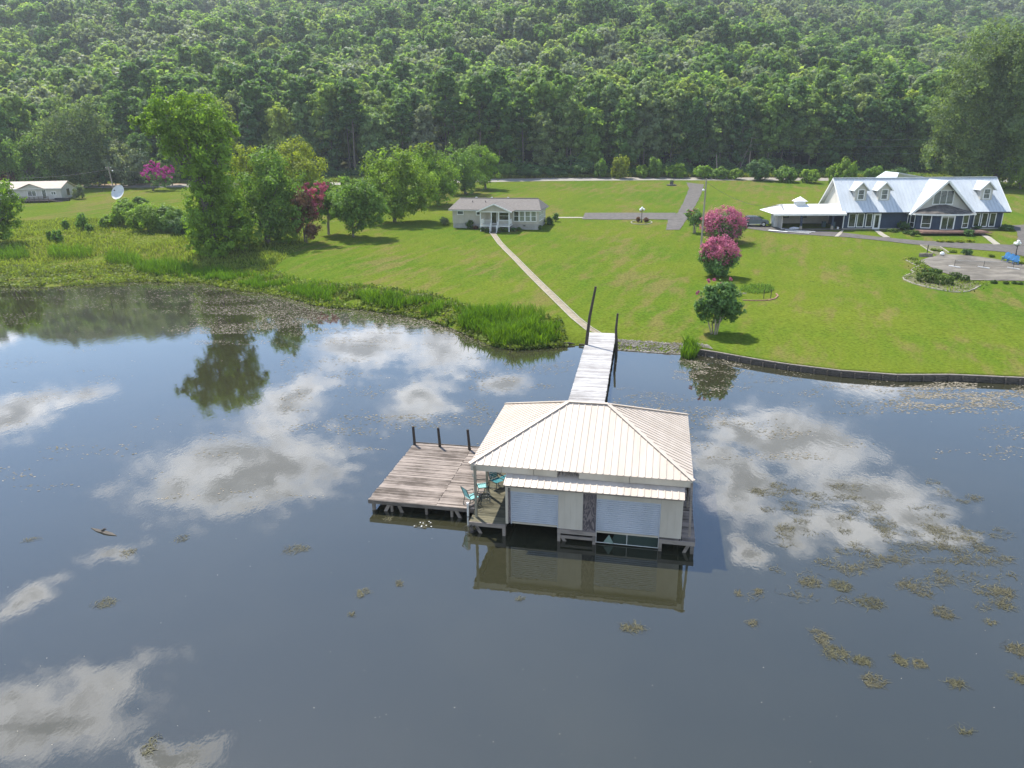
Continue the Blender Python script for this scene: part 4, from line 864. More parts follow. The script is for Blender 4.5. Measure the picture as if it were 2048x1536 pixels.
rows = [(223.5, 7.2, 0), (229.5, 7.0, 3), (237, 7.4, 1), (246, 7.8, 4)]; cnt = 0
for ri, (yr, stp, off) in enumerate(rows):
    x = -176 + off
    while x < 178:
        xx, yy = x + fr_.uniform(-1.8, 1.8), yr + fr_.uniform(-1.8, 1.8); x += stp
        if -36 < xx < 92 and ri == 0: yy += 1.5
        p = fr_.random(); pine = (.34 if -115 < xx < 10 else .08)
        k = fr_.choice((6, 7, 8)) if p < pine else fr_.choice((0, 0, 1, 1, 2, 3, 3, 4, 5))
        s = fr_.uniform(.82, 1.08) * (.92 if ri == 0 else 1.0)
        if xx < -120: s *= .86
        where = next(w__ for lim, w__ in ((-100, 'beyond the far bungalow'), (-62, 'beyond the satellite dish'), (-22, 'beyond the row of shade trees'), (6, 'beyond the cottage roof'), (26, 'beside the plain road pole'), (46, 'facing the drive mouth'), (70, 'beyond the braced road pole'), (92, 'beyond the carport'), (999, 'beyond the blue house')) if xx < lim)
        lb = KINDS[k][2] + (' in the forest front ' if ri == 0 else ' in the second forest row ' if ri == 1 else ' deeper in the forest ') + where
        plant_tree(k, xx, yy, s, lb, 'trees along the forest edge'); cnt += 1
for (px, py, k, s, lb) in ((232, 371, 5, .55, 'dark roadside tree left of the leaning pole'), (290, 370, 0, .62, 'roadside tree behind the magenta crape myrtle'), (345, 371, 1, .6, 'roadside tree behind the tall leaning tree'), (390, 369, 5, .6, 'dark roadside tree hidden behind the tall leaning tree'), (110, 371, 0, .75, 'leafy roadside tree beside the olive tree'), (20, 370, 3, .85, 'leafy tree rising behind the far bungalow roof'), (60, 362, 1, 1.0, 'tall leafy tree behind the feathery tree'), (270, 362, 7, .85, 'roadside pine behind the greyish bushy tree')):
    g_ = G(px, py); plant_tree(k, g_.x, g_.y, s, lb, None, 'roadside_tree' if k < 6 else None)
# the wooded hillside behind reads as one mass
vc = bpy.data.collections.new('hillside_tree_kinds')
for i, (h, w_, low, m, kind) in enumerate(((18, 5.8, 6, M_BROAD, 0), (17, 4.8, 6, M_BROAD, 0), (19, 6.4, 7, M_BROAD, 0), (16, 5.2, 5, M_BROAD, 0), (18, 5.4, 6, M_GREY, 0), (19, 4.2, 4, M_DARK, 0), (22, 0, 0, M_PINE, 1))):
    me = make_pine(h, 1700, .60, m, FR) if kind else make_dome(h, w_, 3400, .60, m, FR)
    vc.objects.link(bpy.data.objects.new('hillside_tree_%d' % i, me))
PT = []; sp_ = 6.9
for j, yv in enumerate([224 + 6.07 * k * (1 + k * .0042) for k in range(78)]):
    half = min(yv * .86 + 45, 455)
    for xv in np.arange(-half, half, sp_ * (1 + max(0, yv - 400) / 900)):
        x, y = xv + FR.uniform(-3.0, 3.0) + (j % 2) * sp_ / 2, yv + FR.uniform(-2.8, 2.8)
        if y < 251 and abs(x) < 180: continue
        PT.append((x, y, H(x, y) - .5))
PT = np.array(PT); me = bpy.data.meshes.new('hillside_forest'); me.vertices.add(len(PT)); me.vertices.foreach_set('co', PT.astype(np.float32).ravel())
patch = np.sin(PT[:, 0] / 31 + 1.3) + np.sin(PT[:, 1] / 23 + PT[:, 0] / 57) + FR.normal(size=len(PT)) * .9
idx = np.where(patch > 1.5, 4, np.where(patch < -1.7, FR.choice([5, 6], len(PT)), FR.choice([0, 1, 2, 3, 0, 1, 2, 3, 4, 6], len(PT)))).astype(np.int32)
for nm, typ, val in (('kind_index', 'INT', idx), ('size', 'FLOAT', (FR.uniform(.62, 1.25, len(PT)) * (1 + np.clip(PT[:, 1] - 350, 0, 500) / 1500)).astype(np.float32)), ('turn', 'FLOAT', FR.uniform(0, 6.28, len(PT)).astype(np.float32))):
    a = me.attributes.new(nm, typ, 'POINT'); a.data.foreach_set('value', val)
me.update(); hf = link(bpy.data.objects.new('hillside_forest', me)); tag(hf, 'dense green broadleaf forest covering the hillside behind the road', 'forest', kind='stuff')
ng = bpy.data.node_groups.new('scatter_trees', 'GeometryNodeTree'); ng.interface.new_socket('Geometry', in_out='INPUT', socket_type='NodeSocketGeometry'); ng.interface.new_socket('Geometry', in_out='OUTPUT', socket_type='NodeSocketGeometry')
gi, go = ng.nodes.new('NodeGroupInput'), ng.nodes.new('NodeGroupOutput'); iop = ng.nodes.new('GeometryNodeInstanceOnPoints'); ci = ng.nodes.new('GeometryNodeCollectionInfo')
ci.inputs[0].default_value = vc; ci.inputs[1].default_value = True; ci.inputs[2].default_value = True
def named(n, typ):
    k = ng.nodes.new('GeometryNodeInputNamedAttribute'); k.data_type = typ; k.inputs[0].default_value = n; return k.outputs[0]
cx_ = ng.nodes.new('ShaderNodeCombineXYZ'); L = ng.links.new
L(named('turn', 'FLOAT'), cx_.inputs[2]); L(gi.outputs[0], iop.inputs['Points']); L(ci.outputs[0], iop.inputs['Instance']); iop.inputs['Pick Instance'].default_value = True
L(named('kind_index', 'INT'), iop.inputs['Instance Index']); L(named('size', 'FLOAT'), iop.inputs['Scale'])
e2r = ng.nodes.new('FunctionNodeEulerToRotation'); L(cx_.outputs[0], e2r.inputs[0]); L(e2r.outputs[0], iop.inputs['Rotation']); L(iop.outputs[0], go.inputs[0])
md = hf.modifiers.new('scatter', 'NODES'); md.node_group = ng
# undergrowth filling the foot of the forest
xs = FR.uniform(-180, 180, 46000); ys = 218.5 + FR.gamma(2.0, 1.7, len(xs)); hh = 1.2 + 3.6 * (.5 + .5 * np.sin(xs / 3.1 + 2 * np.sin(xs / 9.7))) * (.5 + .5 * np.sin(xs / 1.7 + ys)) ; P = np.stack([xs, ys, hz(xs, ys) + FR.random(len(xs)) ** .8 * hh], 1)
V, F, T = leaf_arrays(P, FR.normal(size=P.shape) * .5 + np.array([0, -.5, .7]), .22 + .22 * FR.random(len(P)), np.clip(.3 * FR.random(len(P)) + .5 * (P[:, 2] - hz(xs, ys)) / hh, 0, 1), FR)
tag(link(bpy.data.objects.new('forest_undergrowth', np_mesh('forest_undergrowth', V, F, M_DARK, T))), 'dark leafy undergrowth along the foot of the forest', 'undergrowth', kind='stuff')
xs = FR.uniform(-40, 120, 26000); yr_ = np.interp(xs, [p.x for p in rd], [p.y for p in rd]); ys = yr_ + 4.6 + FR.gamma(2.2, 1.1, len(xs)); q_ = np.sin(xs / 2.3 + 3 * np.sin(xs / 7.1)) * .5 + np.sin(xs / .9 + ys) * .3; hh = np.clip(.9 + 1.3 * q_ + .9 * np.sin(xs / 5.3), .25, 3.2); P = np.stack([xs, ys, hz(xs, ys) + FR.random(len(xs)) ** .7 * hh], 1)
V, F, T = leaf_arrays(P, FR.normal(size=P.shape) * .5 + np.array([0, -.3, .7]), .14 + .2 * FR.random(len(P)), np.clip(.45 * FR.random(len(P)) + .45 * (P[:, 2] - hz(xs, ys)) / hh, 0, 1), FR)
tag(link(bpy.data.objects.new('verge_brush', np_mesh('verge_brush', V, F, M_MID, T))), 'irregular leafy brush between the road and the forest', 'brush', kind='stuff')
# ------------------------------------------------------------------ trees, shrubs and bushes of the garden
TR_ = np.random.default_rng(5); tr_ = random.Random(6)
def yard_tree(name, label, base, lobes, m, dens=34, size=.17, tr=.25, cat='tree', group=None, limbs=True, bark=None, extra=None, clump=.30, shell=.5, thick=.95, droop=0.0, stems=1, ymin=None):
    """base and lobes (x, y, radius) in photograph pixels at the depth of the base"""
    b = G(*base); o = thing(name, label, cat, b, 0, group); L = []
    k_ = math.hypot(b.y, CH - b.z) / CF * (1.0 if name == 'big_leaning_tree' else 1.06 if cat == 'tree' else 1.0); CLUMP_DIV[0] = 75 if cat == 'tree' else 30
    for (px, py, r) in lobes:
        x, z = aty(px, py, b.y); rr = r * k_; L.append((x - b.x, tr_.uniform(-.45, .45) * rr, z - b.z, rr, rr * thick, rr * .92))
        L.append((x - b.x + tr_.uniform(-.5, .5) * rr, tr_.choice((-1, 1)) * rr * .75, z - b.z - .15 * rr, rr * .7, rr * .7, rr * .68))
    area = sum(l[3] * l[5] for l in L); n = int(area * dens / (size / .17) ** 2 * 6.4)
    link(bpy.data.objects.new('crown', crown_mesh('crown', L, n, size, m, clump, TR_, shell, droop, zmin=.12)), o)
    top = max(L, key=lambda q: q[2]); mb = MB(); h = max(l[2] for l in L)
    if stems == 1:
        mid = Vector((top[0] * .45, top[1] * .4, h * .5)); mb.tube([(0, 0, -.6), (mid.x * .3, mid.y * .3, h * .2), mid, (top[0], top[1], top[2])], [tr * 1.25, tr, tr * .7, tr * .12], 9, cap=False)
        if limbs:
            for q in L[::2]:
                s0 = Vector((mid.x * .6, mid.y * .6, max(h * .15, q[2] * .45))); mb.tube([s0, s0.lerp(Vector(q[:3]), .55) + Vector((0, 0, .3)), q[:3]], [tr * .42, tr * .26, tr * .06], 6, cap=False)
    else:
        for i in range(stems):
            a = 6.28 * i / stems; q = L[(2 * i) % len(L)]; mb.tube([(.16 * math.cos(a), .16 * math.sin(a), -.3), (.3 * math.cos(a) + q[0] * .25, .3 * math.sin(a) + q[1] * .25, q[2] * .4), (q[0] * .8, q[1] * .8, q[2])], [tr, tr * .8, tr * .2], 7, cap=False)
    mb.obj('trunk', bark or M_BARK, o)
    if extra:
        for (nm, em, part, n2, s2) in extra:
            Ls = []
            for (px, py, r) in part:
                x, z = aty(px, py, b.y); rr = r * k_; Ls.append((x - b.x, tr_.uniform(-.3, .2) * rr, z - b.z, rr, rr * .95, rr * .9))
            link(bpy.data.objects.new(nm, crown_mesh(nm, Ls, n2, s2, em, .22, TR_, .78)), o)
    CLUMP_DIV[0] = 75
    return o
yard_tree('big_leaning_tree', 'tallest garden tree, bright green and leaning, at the marsh edge', (437, 507),
          [(342, 205, 36), (300, 243, 24), (382, 216, 40), (420, 240, 36), (448, 262, 24), (335, 252, 34), (372, 268, 42), (412, 288, 42), (345, 290, 24), (385, 320, 34), (430, 325, 34), (408, 362, 36), (436, 385, 36), (395, 402, 28), (420, 432, 40), (450, 452, 36), (400, 462, 30), (438, 488, 40), (470, 480, 30), (318, 222, 20), (290, 240, 12), (452, 350, 26), (415, 400, 40), (455, 420, 36), (392, 440, 34), (472, 452, 32), (410, 490, 30)], M_BRIGHT, 29, .20, .55)
yard_tree('leafy_tree', 'spreading mid green tree right beside the tall leaning one', (535, 488), [(520, 345, 42), (560, 365, 42), (500, 390, 46), (548, 405, 48), (575, 430, 34), (512, 440, 44), (560, 455, 32), (480, 420, 36), (530, 322, 28), (590, 400, 24)], M_MID, 24, .19, .4)
yard_tree('small_yellow_tree', 'yellowish tree top showing between the tall leaning tree and its neighbour', (494, 440), [(492, 318, 26), (482, 345, 28), (502, 350, 26), (490, 385, 28)], M_YELLOW, 30, .20, .3)
yard_tree('yellow_green_tree', 'yellow green rounded tree behind the spreading mid green tree', (603, 418), [(560, 318, 24), (590, 312, 30), (618, 335, 28), (600, 350, 36), (628, 365, 20), (575, 345, 26), (610, 380, 30)], M_YELLOW, 32, .20, .3)
yard_tree('rusty_crape_myrtle', 'crape myrtle with rusty brown foliage and rose red blossom, by two green trees', (611, 486), [(612, 425, 22), (618, 450, 20), (606, 400, 20), (628, 410, 20), (602, 440, 16), (622, 465, 12)], M_RUST, 34, .14, .10, stems=5,
          extra=[('blossom', M_ROSE, [(604, 382, 11), (618, 378, 12), (636, 378, 12), (628, 395, 14), (640, 390, 9), (632, 415, 13), (648, 372, 7), (596, 378, 6)], 2600, .13)])
yard_tree('green_crape_myrtle', 'green crape myrtle behind the rusty one, forked bare trunk', (657, 469), [(648, 400, 22), (660, 385, 24), (672, 410, 20), (655, 425, 20), (642, 380, 16)], M_MID, 32, .15, .10, stems=4, bark=M_PALEBARK,
          extra=[('blossom', M_ROSE, [(640, 376, 8), (652, 368, 6)], 500, .13)])
yard_tree('round_garden_tree', 'small round garden tree on a single trunk, nearest the lawn shadow', (707, 474), [(690, 388, 28), (722, 380, 28), (748, 398, 24), (706, 415, 32), (738, 422, 26), (680, 412, 24), (764, 415, 14), (712, 440, 22), (694, 366, 16), (745, 440, 18)], M_MID, 34, .16, .16)
yard_tree('spreading_shade_tree', 'large dense shade tree with dark trunk behind the small round one', (789, 444), [(755, 335, 30), (790, 325, 30), (820, 340, 30), (770, 365, 36), (810, 375, 36), (845, 365, 28), (790, 400, 34), (830, 400, 26), (740, 360, 22), (765, 395, 26), (850, 390, 18)], M_BRIGHT, 30, .19, .3)
yard_tree('spreading_shade_tree', 'shade tree in the row with yellow tips, second from the cottage roof', (878, 410), [(848, 325, 26), (872, 335, 28), (888, 355, 26), (862, 358, 30), (880, 380, 26), (850, 305, 16), (895, 375, 16)], M_BRIGHT, 30, .20, .28,
          extra=[('young_leaves', M_YELLOW, [(842, 296, 9), (858, 292, 9), (850, 300, 10), (826, 300, 7)], 420, .22)])
yard_tree('spreading_shade_tree', 'shade tree standing closest behind the cottage roof', (932, 388), [(910, 320, 24), (930, 335, 26), (945, 355, 22), (920, 355, 24), (935, 372, 16)], M_MID, 30, .21, .26)
yard_tree('spreading_shade_tree', 'shade tree at the end of the row next to the road bend', (972, 378), [(955, 312, 22), (972, 322, 22), (982, 345, 18), (962, 345, 22), (945, 325, 16)], M_BRIGHT, 30, .21, .26)
yard_tree('shore_tree', 'bright green bushy tree standing alone at the meadow edge', (-6, 488), [(0, 372, 26), (8, 400, 26), (2, 435, 26), (-10, 460, 24), (12, 420, 18), (-30, 400, 30), (-30, 440, 30)], M_BRIGHT, 32, .18, .3)
yard_tree('old_olive_tree', 'broad dull olive green tree by the far bungalow', (158, 372), [(150, 230, 34), (175, 255, 32), (130, 265, 32), (155, 285, 48), (190, 300, 34), (125, 315, 34), (165, 330, 46), (200, 335, 28), (118, 340, 22)], M_OLIVE, 26, .27, .45)
yard_tree('willow_like_tree', 'feathery mid green tree behind the far bungalow', (62, 372), [(40, 300, 34), (75, 310, 34), (20, 325, 30), (60, 340, 38), (95, 330, 24), (0, 310, 30)], M_MID, 26, .27, .3)
yard_tree('grey_bushy_tree', 'greyish bushy tree between the olive tree and the tall leaning tree', (258, 372), [(250, 305, 26), (270, 325, 26), (240, 330, 24), (262, 345, 24)], M_GREY, 26, .27, .25)
yard_tree('orchard_tree', 'low dark roadside tree left of the magenta crape myrtle', (200, 374), [(190, 340, 18), (210, 345, 18), (200, 352, 18)], M_DARK, 26, .26, .18)
yard_tree('magenta_crape_myrtle', 'magenta flowering crape myrtle beyond the satellite dish', (306, 381), [(300, 358, 12), (316, 360, 12), (330, 362, 12)], M_MYRTLE, 26, .22, .10, stems=4,
          extra=[('blossom', M_MAGENTA, [(298, 335, 10), (312, 332, 11), (300, 348, 12), (318, 346, 13), (334, 345, 11), (338, 338, 8), (325, 355, 9)], 1900, .20)])
yard_tree('red_leaved_tree', 'red brown leaved tree behind the far bungalow roof', (2, 368), [(5, 352, 16), (25, 358, 12), (-15, 350, 18)], M_RUST, 26, .24, .15)
yard_tree('big_right_tree', 'huge grey green tree towering behind the blue house', (1992, 372), [(2005, 90, 46), (2050, 110, 46), (1962, 125, 44), (2000, 150, 52), (1925, 165, 38), (1960, 195, 52), (2040, 190, 56), (1905, 225, 40), (1950, 255, 50), (2010, 245, 54), (1895, 290, 38), (1935, 310, 40), (1985, 310, 48), (2045, 290, 48), (1880, 325, 24), (1920, 340, 28), (2100, 200, 60), (2095, 120, 50)], M_OLIVE, 22, .27, .75)
yard_tree('garden_edge_tree', 'bright leafed small tree at the far end of the blue house', (2042, 378), [(2035, 335, 22), (2050, 350, 24), (2030, 358, 18), (2070, 345, 26)], M_BRIGHT, 30, .24, .2)
# crape myrtles on the lawn
yard_tree('pink_crape_myrtle', 'largest round pink crape myrtle, close beside the parked car', (1447, 484), [(1447, 457, 28), (1428, 457, 20), (1468, 457, 20), (1447, 470, 24), (1442, 445, 22), (1460, 445, 20)], M_MYRTLE, 40, .13, .07, cat='bush', stems=7,
          extra=[('blossom', M_PINK, [(1447, 448, 35), (1425, 448, 23), (1470, 448, 23), (1436, 436, 21), (1460, 436, 21), (1448, 430, 18), (1413, 452, 10), (1482, 452, 11), (1447, 462, 27)], 10500, .115)])
yard_tree('pink_crape_myrtle', 'pink crape myrtle with dark green skirts, middle one of the lawn row', (1438, 553), [(1436, 520, 27), (1418, 512, 18), (1455, 515, 20), (1440, 535, 22), (1425, 530, 16), (1450, 535, 16), (1410, 518, 10)], M_MYRTLE, 40, .12, .06, cat='bush', stems=7,
          extra=[('blossom', M_PINK, [(1438, 500, 29), (1420, 503, 19), (1458, 504, 21), (1436, 490, 18), (1408, 509, 9), (1470, 508, 11), (1455, 520, 12), (1425, 516, 10)], 6000, .105)])
yard_tree('green_crape_myrtle', 'mostly green crape myrtle with a few pink blooms, near the timber wall', (1429, 668), [(1440, 590, 26), (1418, 600, 24), (1462, 602, 24), (1436, 618, 30), (1410, 622, 20), (1462, 622, 22), (1425, 580, 16), (1450, 578, 16), (1402, 610, 12), (1472, 610, 12)], M_MYRTLE, 46, .115, .065, cat='bush', stems=8, bark=M_PALEBARK,
          extra=[('blossom', M_PINK, [(1416, 562, 4), (1427, 560, 4), (1395, 585, 4), (1461, 559, 3), (1440, 566, 3)], 150, .10)])
yard_tree('young_crape_myrtle', 'young crape myrtle by the wooden pole and driveway', (1389, 466), [(1389, 432, 13), (1381, 428, 9), (1398, 434, 10), (1390, 443, 12)], M_MYRTLE, 40, .13, .06, cat='bush', stems=6, bark=M_PALEBARK, extra=[('blossom', M_ROSE, [(1381, 424, 5), (1391, 421, 5)], 60, .12)])
# ------------------------------------------------------------------ value noise for scattering
class VN:
    def __init__(s, seed, n=256): s.g = np.random.default_rng(seed).random((n, n)); s.n = n
    def __call__(s, x, y):
        x = np.asarray(x, float); y = np.asarray(y, float); i = np.floor(x).astype(int); j = np.floor(y).astype(int); a = x - i; b = y - j
        a = a * a * (3 - 2 * a); b = b * b * (3 - 2 * b); g = s.g; n = s.n
        return (g[i % n, j % n] * (1 - a) + g[(i + 1) % n, j % n] * a) * (1 - b) + (g[i % n, (j + 1) % n] * (1 - a) + g[(i + 1) % n, (j + 1) % n] * a) * b
    def fbm(s, x, y, o=4):
        t = 0; k = .5
        for _ in range(o): t = t + s(x, y) * k; x, y, k = x * 2.03 + 17, y * 2.03 + 5, k * .5
        return t / (1 - .5 ** o)
N1, N2 = VN(1), VN(2)
PR = np.random.default_rng(31); pr2 = random.Random(32)
def blades(P, h, wd, lean=.25, R=PR):
    """tapered bent blades standing at P"""
    n = len(P); a = R.random(n) * 6.283; d = np.stack([np.cos(a), np.sin(a), np.zeros(n)], 1); b = R.random(n) * 6.283; s_ = np.stack([np.cos(b), np.sin(b), np.zeros(n)], 1) * (wd * (.7 + .6 * R.random(n)))[:, None]
    hh = h * (.6 + .6 * R.random(n)); ln = lean * hh * (.2 + R.random(n)); Z = np.array([0, 0, 1.0]); rows_ = []
    for t, w_ in ((0, .8), (.45, 1.0), (.8, .7), (1.0, .08)):
        c = P + Z * (hh * t * (1 - .12 * t))[:, None] + d * (ln * t * t)[:, None]; rows_ += [c - s_ * w_, c + s_ * w_]
    V = np.stack(rows_, 1).reshape(-1, 3); k = np.arange(n)[:, None] * 8
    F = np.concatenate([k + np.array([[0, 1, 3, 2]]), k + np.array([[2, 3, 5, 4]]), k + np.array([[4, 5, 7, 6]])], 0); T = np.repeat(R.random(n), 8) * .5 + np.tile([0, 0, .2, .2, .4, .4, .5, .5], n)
    return V, F, T
def ground_z(P): return np.concatenate([P, np.maximum(hz(P[:, 0], P[:, 1]), -.1)[:, None]], 1)
def px_ellipse(n, cx, cy, rx, ry, R=PR):
    a = R.random(n) * 6.283; r = np.sqrt(R.random(n)); return np.array([atz(cx + rx * r_ * math.cos(a_), cy + ry * r_ * math.sin(a_), .15) for a_, r_ in zip(a, r)])
def reed_clump(label, cx, cy, rx, ry, n, h, group='reed clumps along the shore'):
    P = ground_z(px_ellipse(n, cx, cy, rx, ry)); b = Vector(P.mean(0)); hv = h * np.clip(.25 + 1.45 * N1.fbm(P[:, 0] * 1.1, P[:, 1] * 1.1, 3), .35, 1.35); V, F, T = blades(P - np.array(b), hv, .030, .45)
    o = link(bpy.data.objects.new('reed_clump', np_mesh('reed_clump', V, F, M_REED, T))); o.location = b; return tag(o, label, 'reeds', group)
reed_clump('narrow bright reed clump beside the start of the timber wall', 1378, 706, 17, 9, 420, 1.05)
reed_clump('small upright reed clump at the edge of the algae mat', 742, 608, 20, 6, 380, 1.25)
reed_clump('thin reed tuft next to the small upright reed clump', 778, 614, 9, 6, 170, 1.2)
reed_clump('big reed bed on the point, tips over the water beside the walkway', 1045, 684, 66, 11, 2300, 1.35)
reed_clump('tall reed bed behind the one on the point', 968, 655, 50, 9, 1500, 1.4)
reed_clump('reed bank on the lawn side of the point', 1010, 650, 80, 16, 1500, 1.1)
reed_clump('reed bed under the tall leaning tree', 330, 545, 60, 9, 1500, 1.5)
reed_clump('reed patch in the meadow edge by the far algae', 145, 528, 46, 6, 800, 1.5)
reed_clump('dark reed patch beside the lone shore tree', 30, 528, 34, 6, 600, 1.5)
reed_clump('reed patch between the leaning tree and the lawn edge', 250, 535, 36, 6, 600, 1.5)
# continuous belt of reeds and low marsh plants along the bank
xs = PR.uniform(-46, 4.5, 14000); dd = PR.gamma(2.0, 1.35, len(xs)) + .2; ys = ysh(xs) + dd
k = (N1.fbm(xs / 2.2, ys / 1.6) > .50) & (dd < 7.5); P = ground_z(np.stack([xs[k], ys[k]], 1)); V, F, T = blades(P, 1.0, .035, .35)
tag(link(bpy.data.objects.new('reed_belt', np_mesh('reed_belt', V, F, M_REED, T))), 'continuous belt of bright reeds along the marshy bank', 'reeds', kind='stuff')
xs = PR.uniform(-100, 5.0, 34000); dd = PR.random(len(xs)) ** 1.2 * np.where(xs < -30, 11, 8.5) - .6; ys = ysh(xs) + dd
k = (N2.fbm(xs / 3, ys / 2) > .34); xs, ys = xs[k], ys[k]; P = ground_z(np.stack([xs, ys], 1)); P[:, 2] = np.maximum(P[:, 2], 0) + PR.random(len(P)) * .40
V, F, T = leaf_arrays(P, PR.normal(size=P.shape) * .6 + np.array([0, 0, .6]), .09 + .12 * PR.random(len(P)), np.clip(N1.fbm(xs / 1.5, ys / 1.5) * 1.1 - .1 + PR.normal(size=len(P)) * .15, 0, 1), PR)
tag(link(bpy.data.objects.new('marsh_plants', np_mesh('marsh_plants', V, F, M_MARSH, T))), 'low leafy marsh plants covering the bank', 'marsh plants', kind='stuff')
# rough meadow
xs = PR.uniform(-115, -33, 60000); ys = PR.uniform(96, 148, len(xs)); dn = N2.fbm(xs / 5, ys / 4)
k = (ys > ysh(xs) + 6) & (ys < 146 + 10 * (N1.fbm(xs / 9, ys / 9) - .5) - np.clip(xs + 60, 0, 40) * .9); xs, ys, dn = xs[k], ys[k], dn[k]
P = ground_z(np.stack([xs, ys], 1)); V, F, T = blades(P, np.clip(.15 + 1.3 * (dn - .30), .15, .9), .06, .5); 
M_MEADOW = foliage('tall meadow grass', [(0, (.170, .215, .038)), (1, (.180, .220, .045))], .45, .45, 1.4)
tag(link(bpy.data.objects.new('meadow_grass', np_mesh('meadow_grass', V, F, M_MEADOW, T))), 'tall rough meadow grass behind the marsh', 'grass', kind='stuff')
xs = PR.uniform(-60, 130, 26000); yr_ = np.interp(xs, [p.x for p in rd], [p.y for p in rd]); ys = yr_ + 3.6 + PR.gamma(2.2, 1.5, len(xs)); P = ground_z(np.stack([xs, ys], 1)); V, F, T = blades(P, .5 + .9 * N1.fbm(xs / 4, ys / 3), .10, .5)
tag(link(bpy.data.objects.new('verge_grass', np_mesh('verge_grass', V, F, M_MEADOW, T))), 'tall rough grass along the far verge of the road', 'grass', kind='stuff')
# ------------------------------------------------------------------ floating algae and water weed
def flecks(x, y, s, t, m, name, label, asp=.45):
    n = len(x); a = PR.normal(size=n) * .35; c, s_ = np.cos(a), np.sin(a); V = []
    for (u, v) in ((-1, -.15), (-.3, -1), (.75, -.7), (1, .2), (.2, 1), (-.7, .65)):
        ju = u * (1 + .5 * (PR.random(n) - .5)); jv = v * asp * (1 + .8 * (PR.random(n) - .5)); V.append(np.stack([x + (ju * c - jv * s_) * s, y + (ju * s_ + jv * c) * s, zz_], 1))
    V = np.stack(V, 1).reshape(-1, 3); k = np.arange(n)[:, None] * 6; F = np.concatenate([k + np.array([[0, 1, 2, 3]]), k + np.array([[0, 3, 4, 5]])], 0)
    return tag(link(bpy.data.objects.new(name, np_mesh(name, V, F, m, np.repeat(t, 6)))), label, 'algae', kind='stuff')
def algae_mat(t):
    a = t('ShaderNodeAttribute', attribute_name='tint').outputs['Fac']
    return pbsdf(t, t.ramp(a, [(0, (.085, .078, .040)), (.4, (.19, .165, .115)), (.75, (.32, .28, .225)), (1, (.46, .41, .35))]), .75, 0, .2)
M_ALGAE = mat('floating algae', algae_mat)
def scatter_px(n, x0, x1, y0, y1):
    """points even in the picture strip, put on the water"""
    px = PR.uniform(x0, x1, n); py = PR.uniform(y0, y1, n); Q = np.array([atz(a, b, 0) for a, b in zip(px, py)]); return px, py, Q[:, 0], Q[:, 1]
AX, AY, AS, AT = [], [], [], []
def put(px, py, x, y, acc, smin, smax, hi):
    k = PR.random(len(x)) < acc; k &= (y < ysh(x) + .1); loc = (x - BX) * math.cos(BT) + (y - BY) * math.sin(BT), -(x - BX) * math.sin(BT) + (y - BY) * math.cos(BT)
    k &= ~((loc[0] > -10.6) & (loc[0] < 5.4) & (loc[1] > -4.7) & (loc[1] < 4.3)); k &= ~((loc[0] > -3.2) & (loc[0] < .4) & (loc[1] > 4))
    n = k.sum(); AX.append(x[k]); AY.append(y[k]); AS.append(PR.uniform(smin, smax, n)); AT.append(np.clip(PR.random(n) * .65 + hi + .25 * (N2.fbm(x[k] / 2, y[k] / 2) - .5), 0, 1))
px, py, x, y = scatter_px(60000, -20, 1000, 560, 668); e = (N1.fbm(x / 6, y / 2.2) - .46) * 5.0 + (1 - np.clip((py - np.interp(px, [0, 300, 560, 700, 900, 1000], [575, 568, 590, 618, 655, 690])) / np.interp(px, [0, 250, 420, 520, 760, 1000], [22, 30, 95, 105, 50, 22]), 0, 2)) * 1.0
put(px, py, x, y, np.clip(e, 0, 1) * np.interp(px, [0, 380, 450, 1000], [.35, .4, .85, .85]), .025, .10, .15)
px, py, x, y = scatter_px(30000, 380, 1000, 585, 690); e = (N2.fbm(x / 4 + 9, y / 1.5) - .47) * 5; put(px, py, x, y, np.clip(e, 0, 1) * .7, .02, .08, .2)
px, py, x, y = scatter_px(22000, 1220, 2060, 695, 920); e = (N1.fbm(x / 3.4, y / 1.8 + 40) - .50) * 5.0 * np.clip(1.3 - (py - 700) / 260, .2, 1); put(px, py, x, y, np.clip(e, 0, 1), .025, .085, .08)
px, py, x, y = scatter_px(12000, 1700, 2060, 755, 830); e = (N2.fbm(x / 3, y / 1.0) - .40) * 4 * np.clip((px - 1740) / 120, 0, 1) * np.clip((832 - py) / 40, 0, 1); put(px, py, x, y, np.clip(e, 0, 1), .03, .12, .12)
px, py, x, y = scatter_px(7000, 1330, 1500, 705, 790); e = (N2.fbm(x / 1.5, y / 1.0) - .45) * 4 * np.clip(1.5 - np.hypot((px - 1420) / 60, (py - 730) / 40), 0, 1); put(px, py, x, y, np.clip(e, 0, 1), .03, .09, .15)
px, py, x, y = scatter_px(12000, 560, 1180, 690, 900); e = (N1.fbm(x / 2.6 + 70, y / 1.5) - .56) * 5; put(px, py, x, y, np.clip(e, 0, 1), .03, .09, .05)
px, py, x, y = scatter_px(9000, 0, 760, 640, 1000); e = (N2.fbm(x / 3.5 + 30, y / 1.4) - .60) * 5; put(px, py, x, y, np.clip(e, 0, 1) * .8, .03, .09, .05)
AX, AY, AS, AT = map(np.concatenate, (AX, AY, AS, AT)); zz_ = .004 + .012 * PR.random(len(AX)); flecks(AX, AY, AS, AT, M_ALGAE, 'floating_algae', 'brownish floating algae mats drifting along the shore')
px, py, x, y = scatter_px(130, 0, 2048, 700, 1530); zz_ = np.full(len(x), .006); flecks(x, y, PR.uniform(.010, .024, len(x)), PR.random(len(x)) * .6 + .4, M_ALGAE, 'floating_specks', 'tiny pale specks of debris floating on the open water')
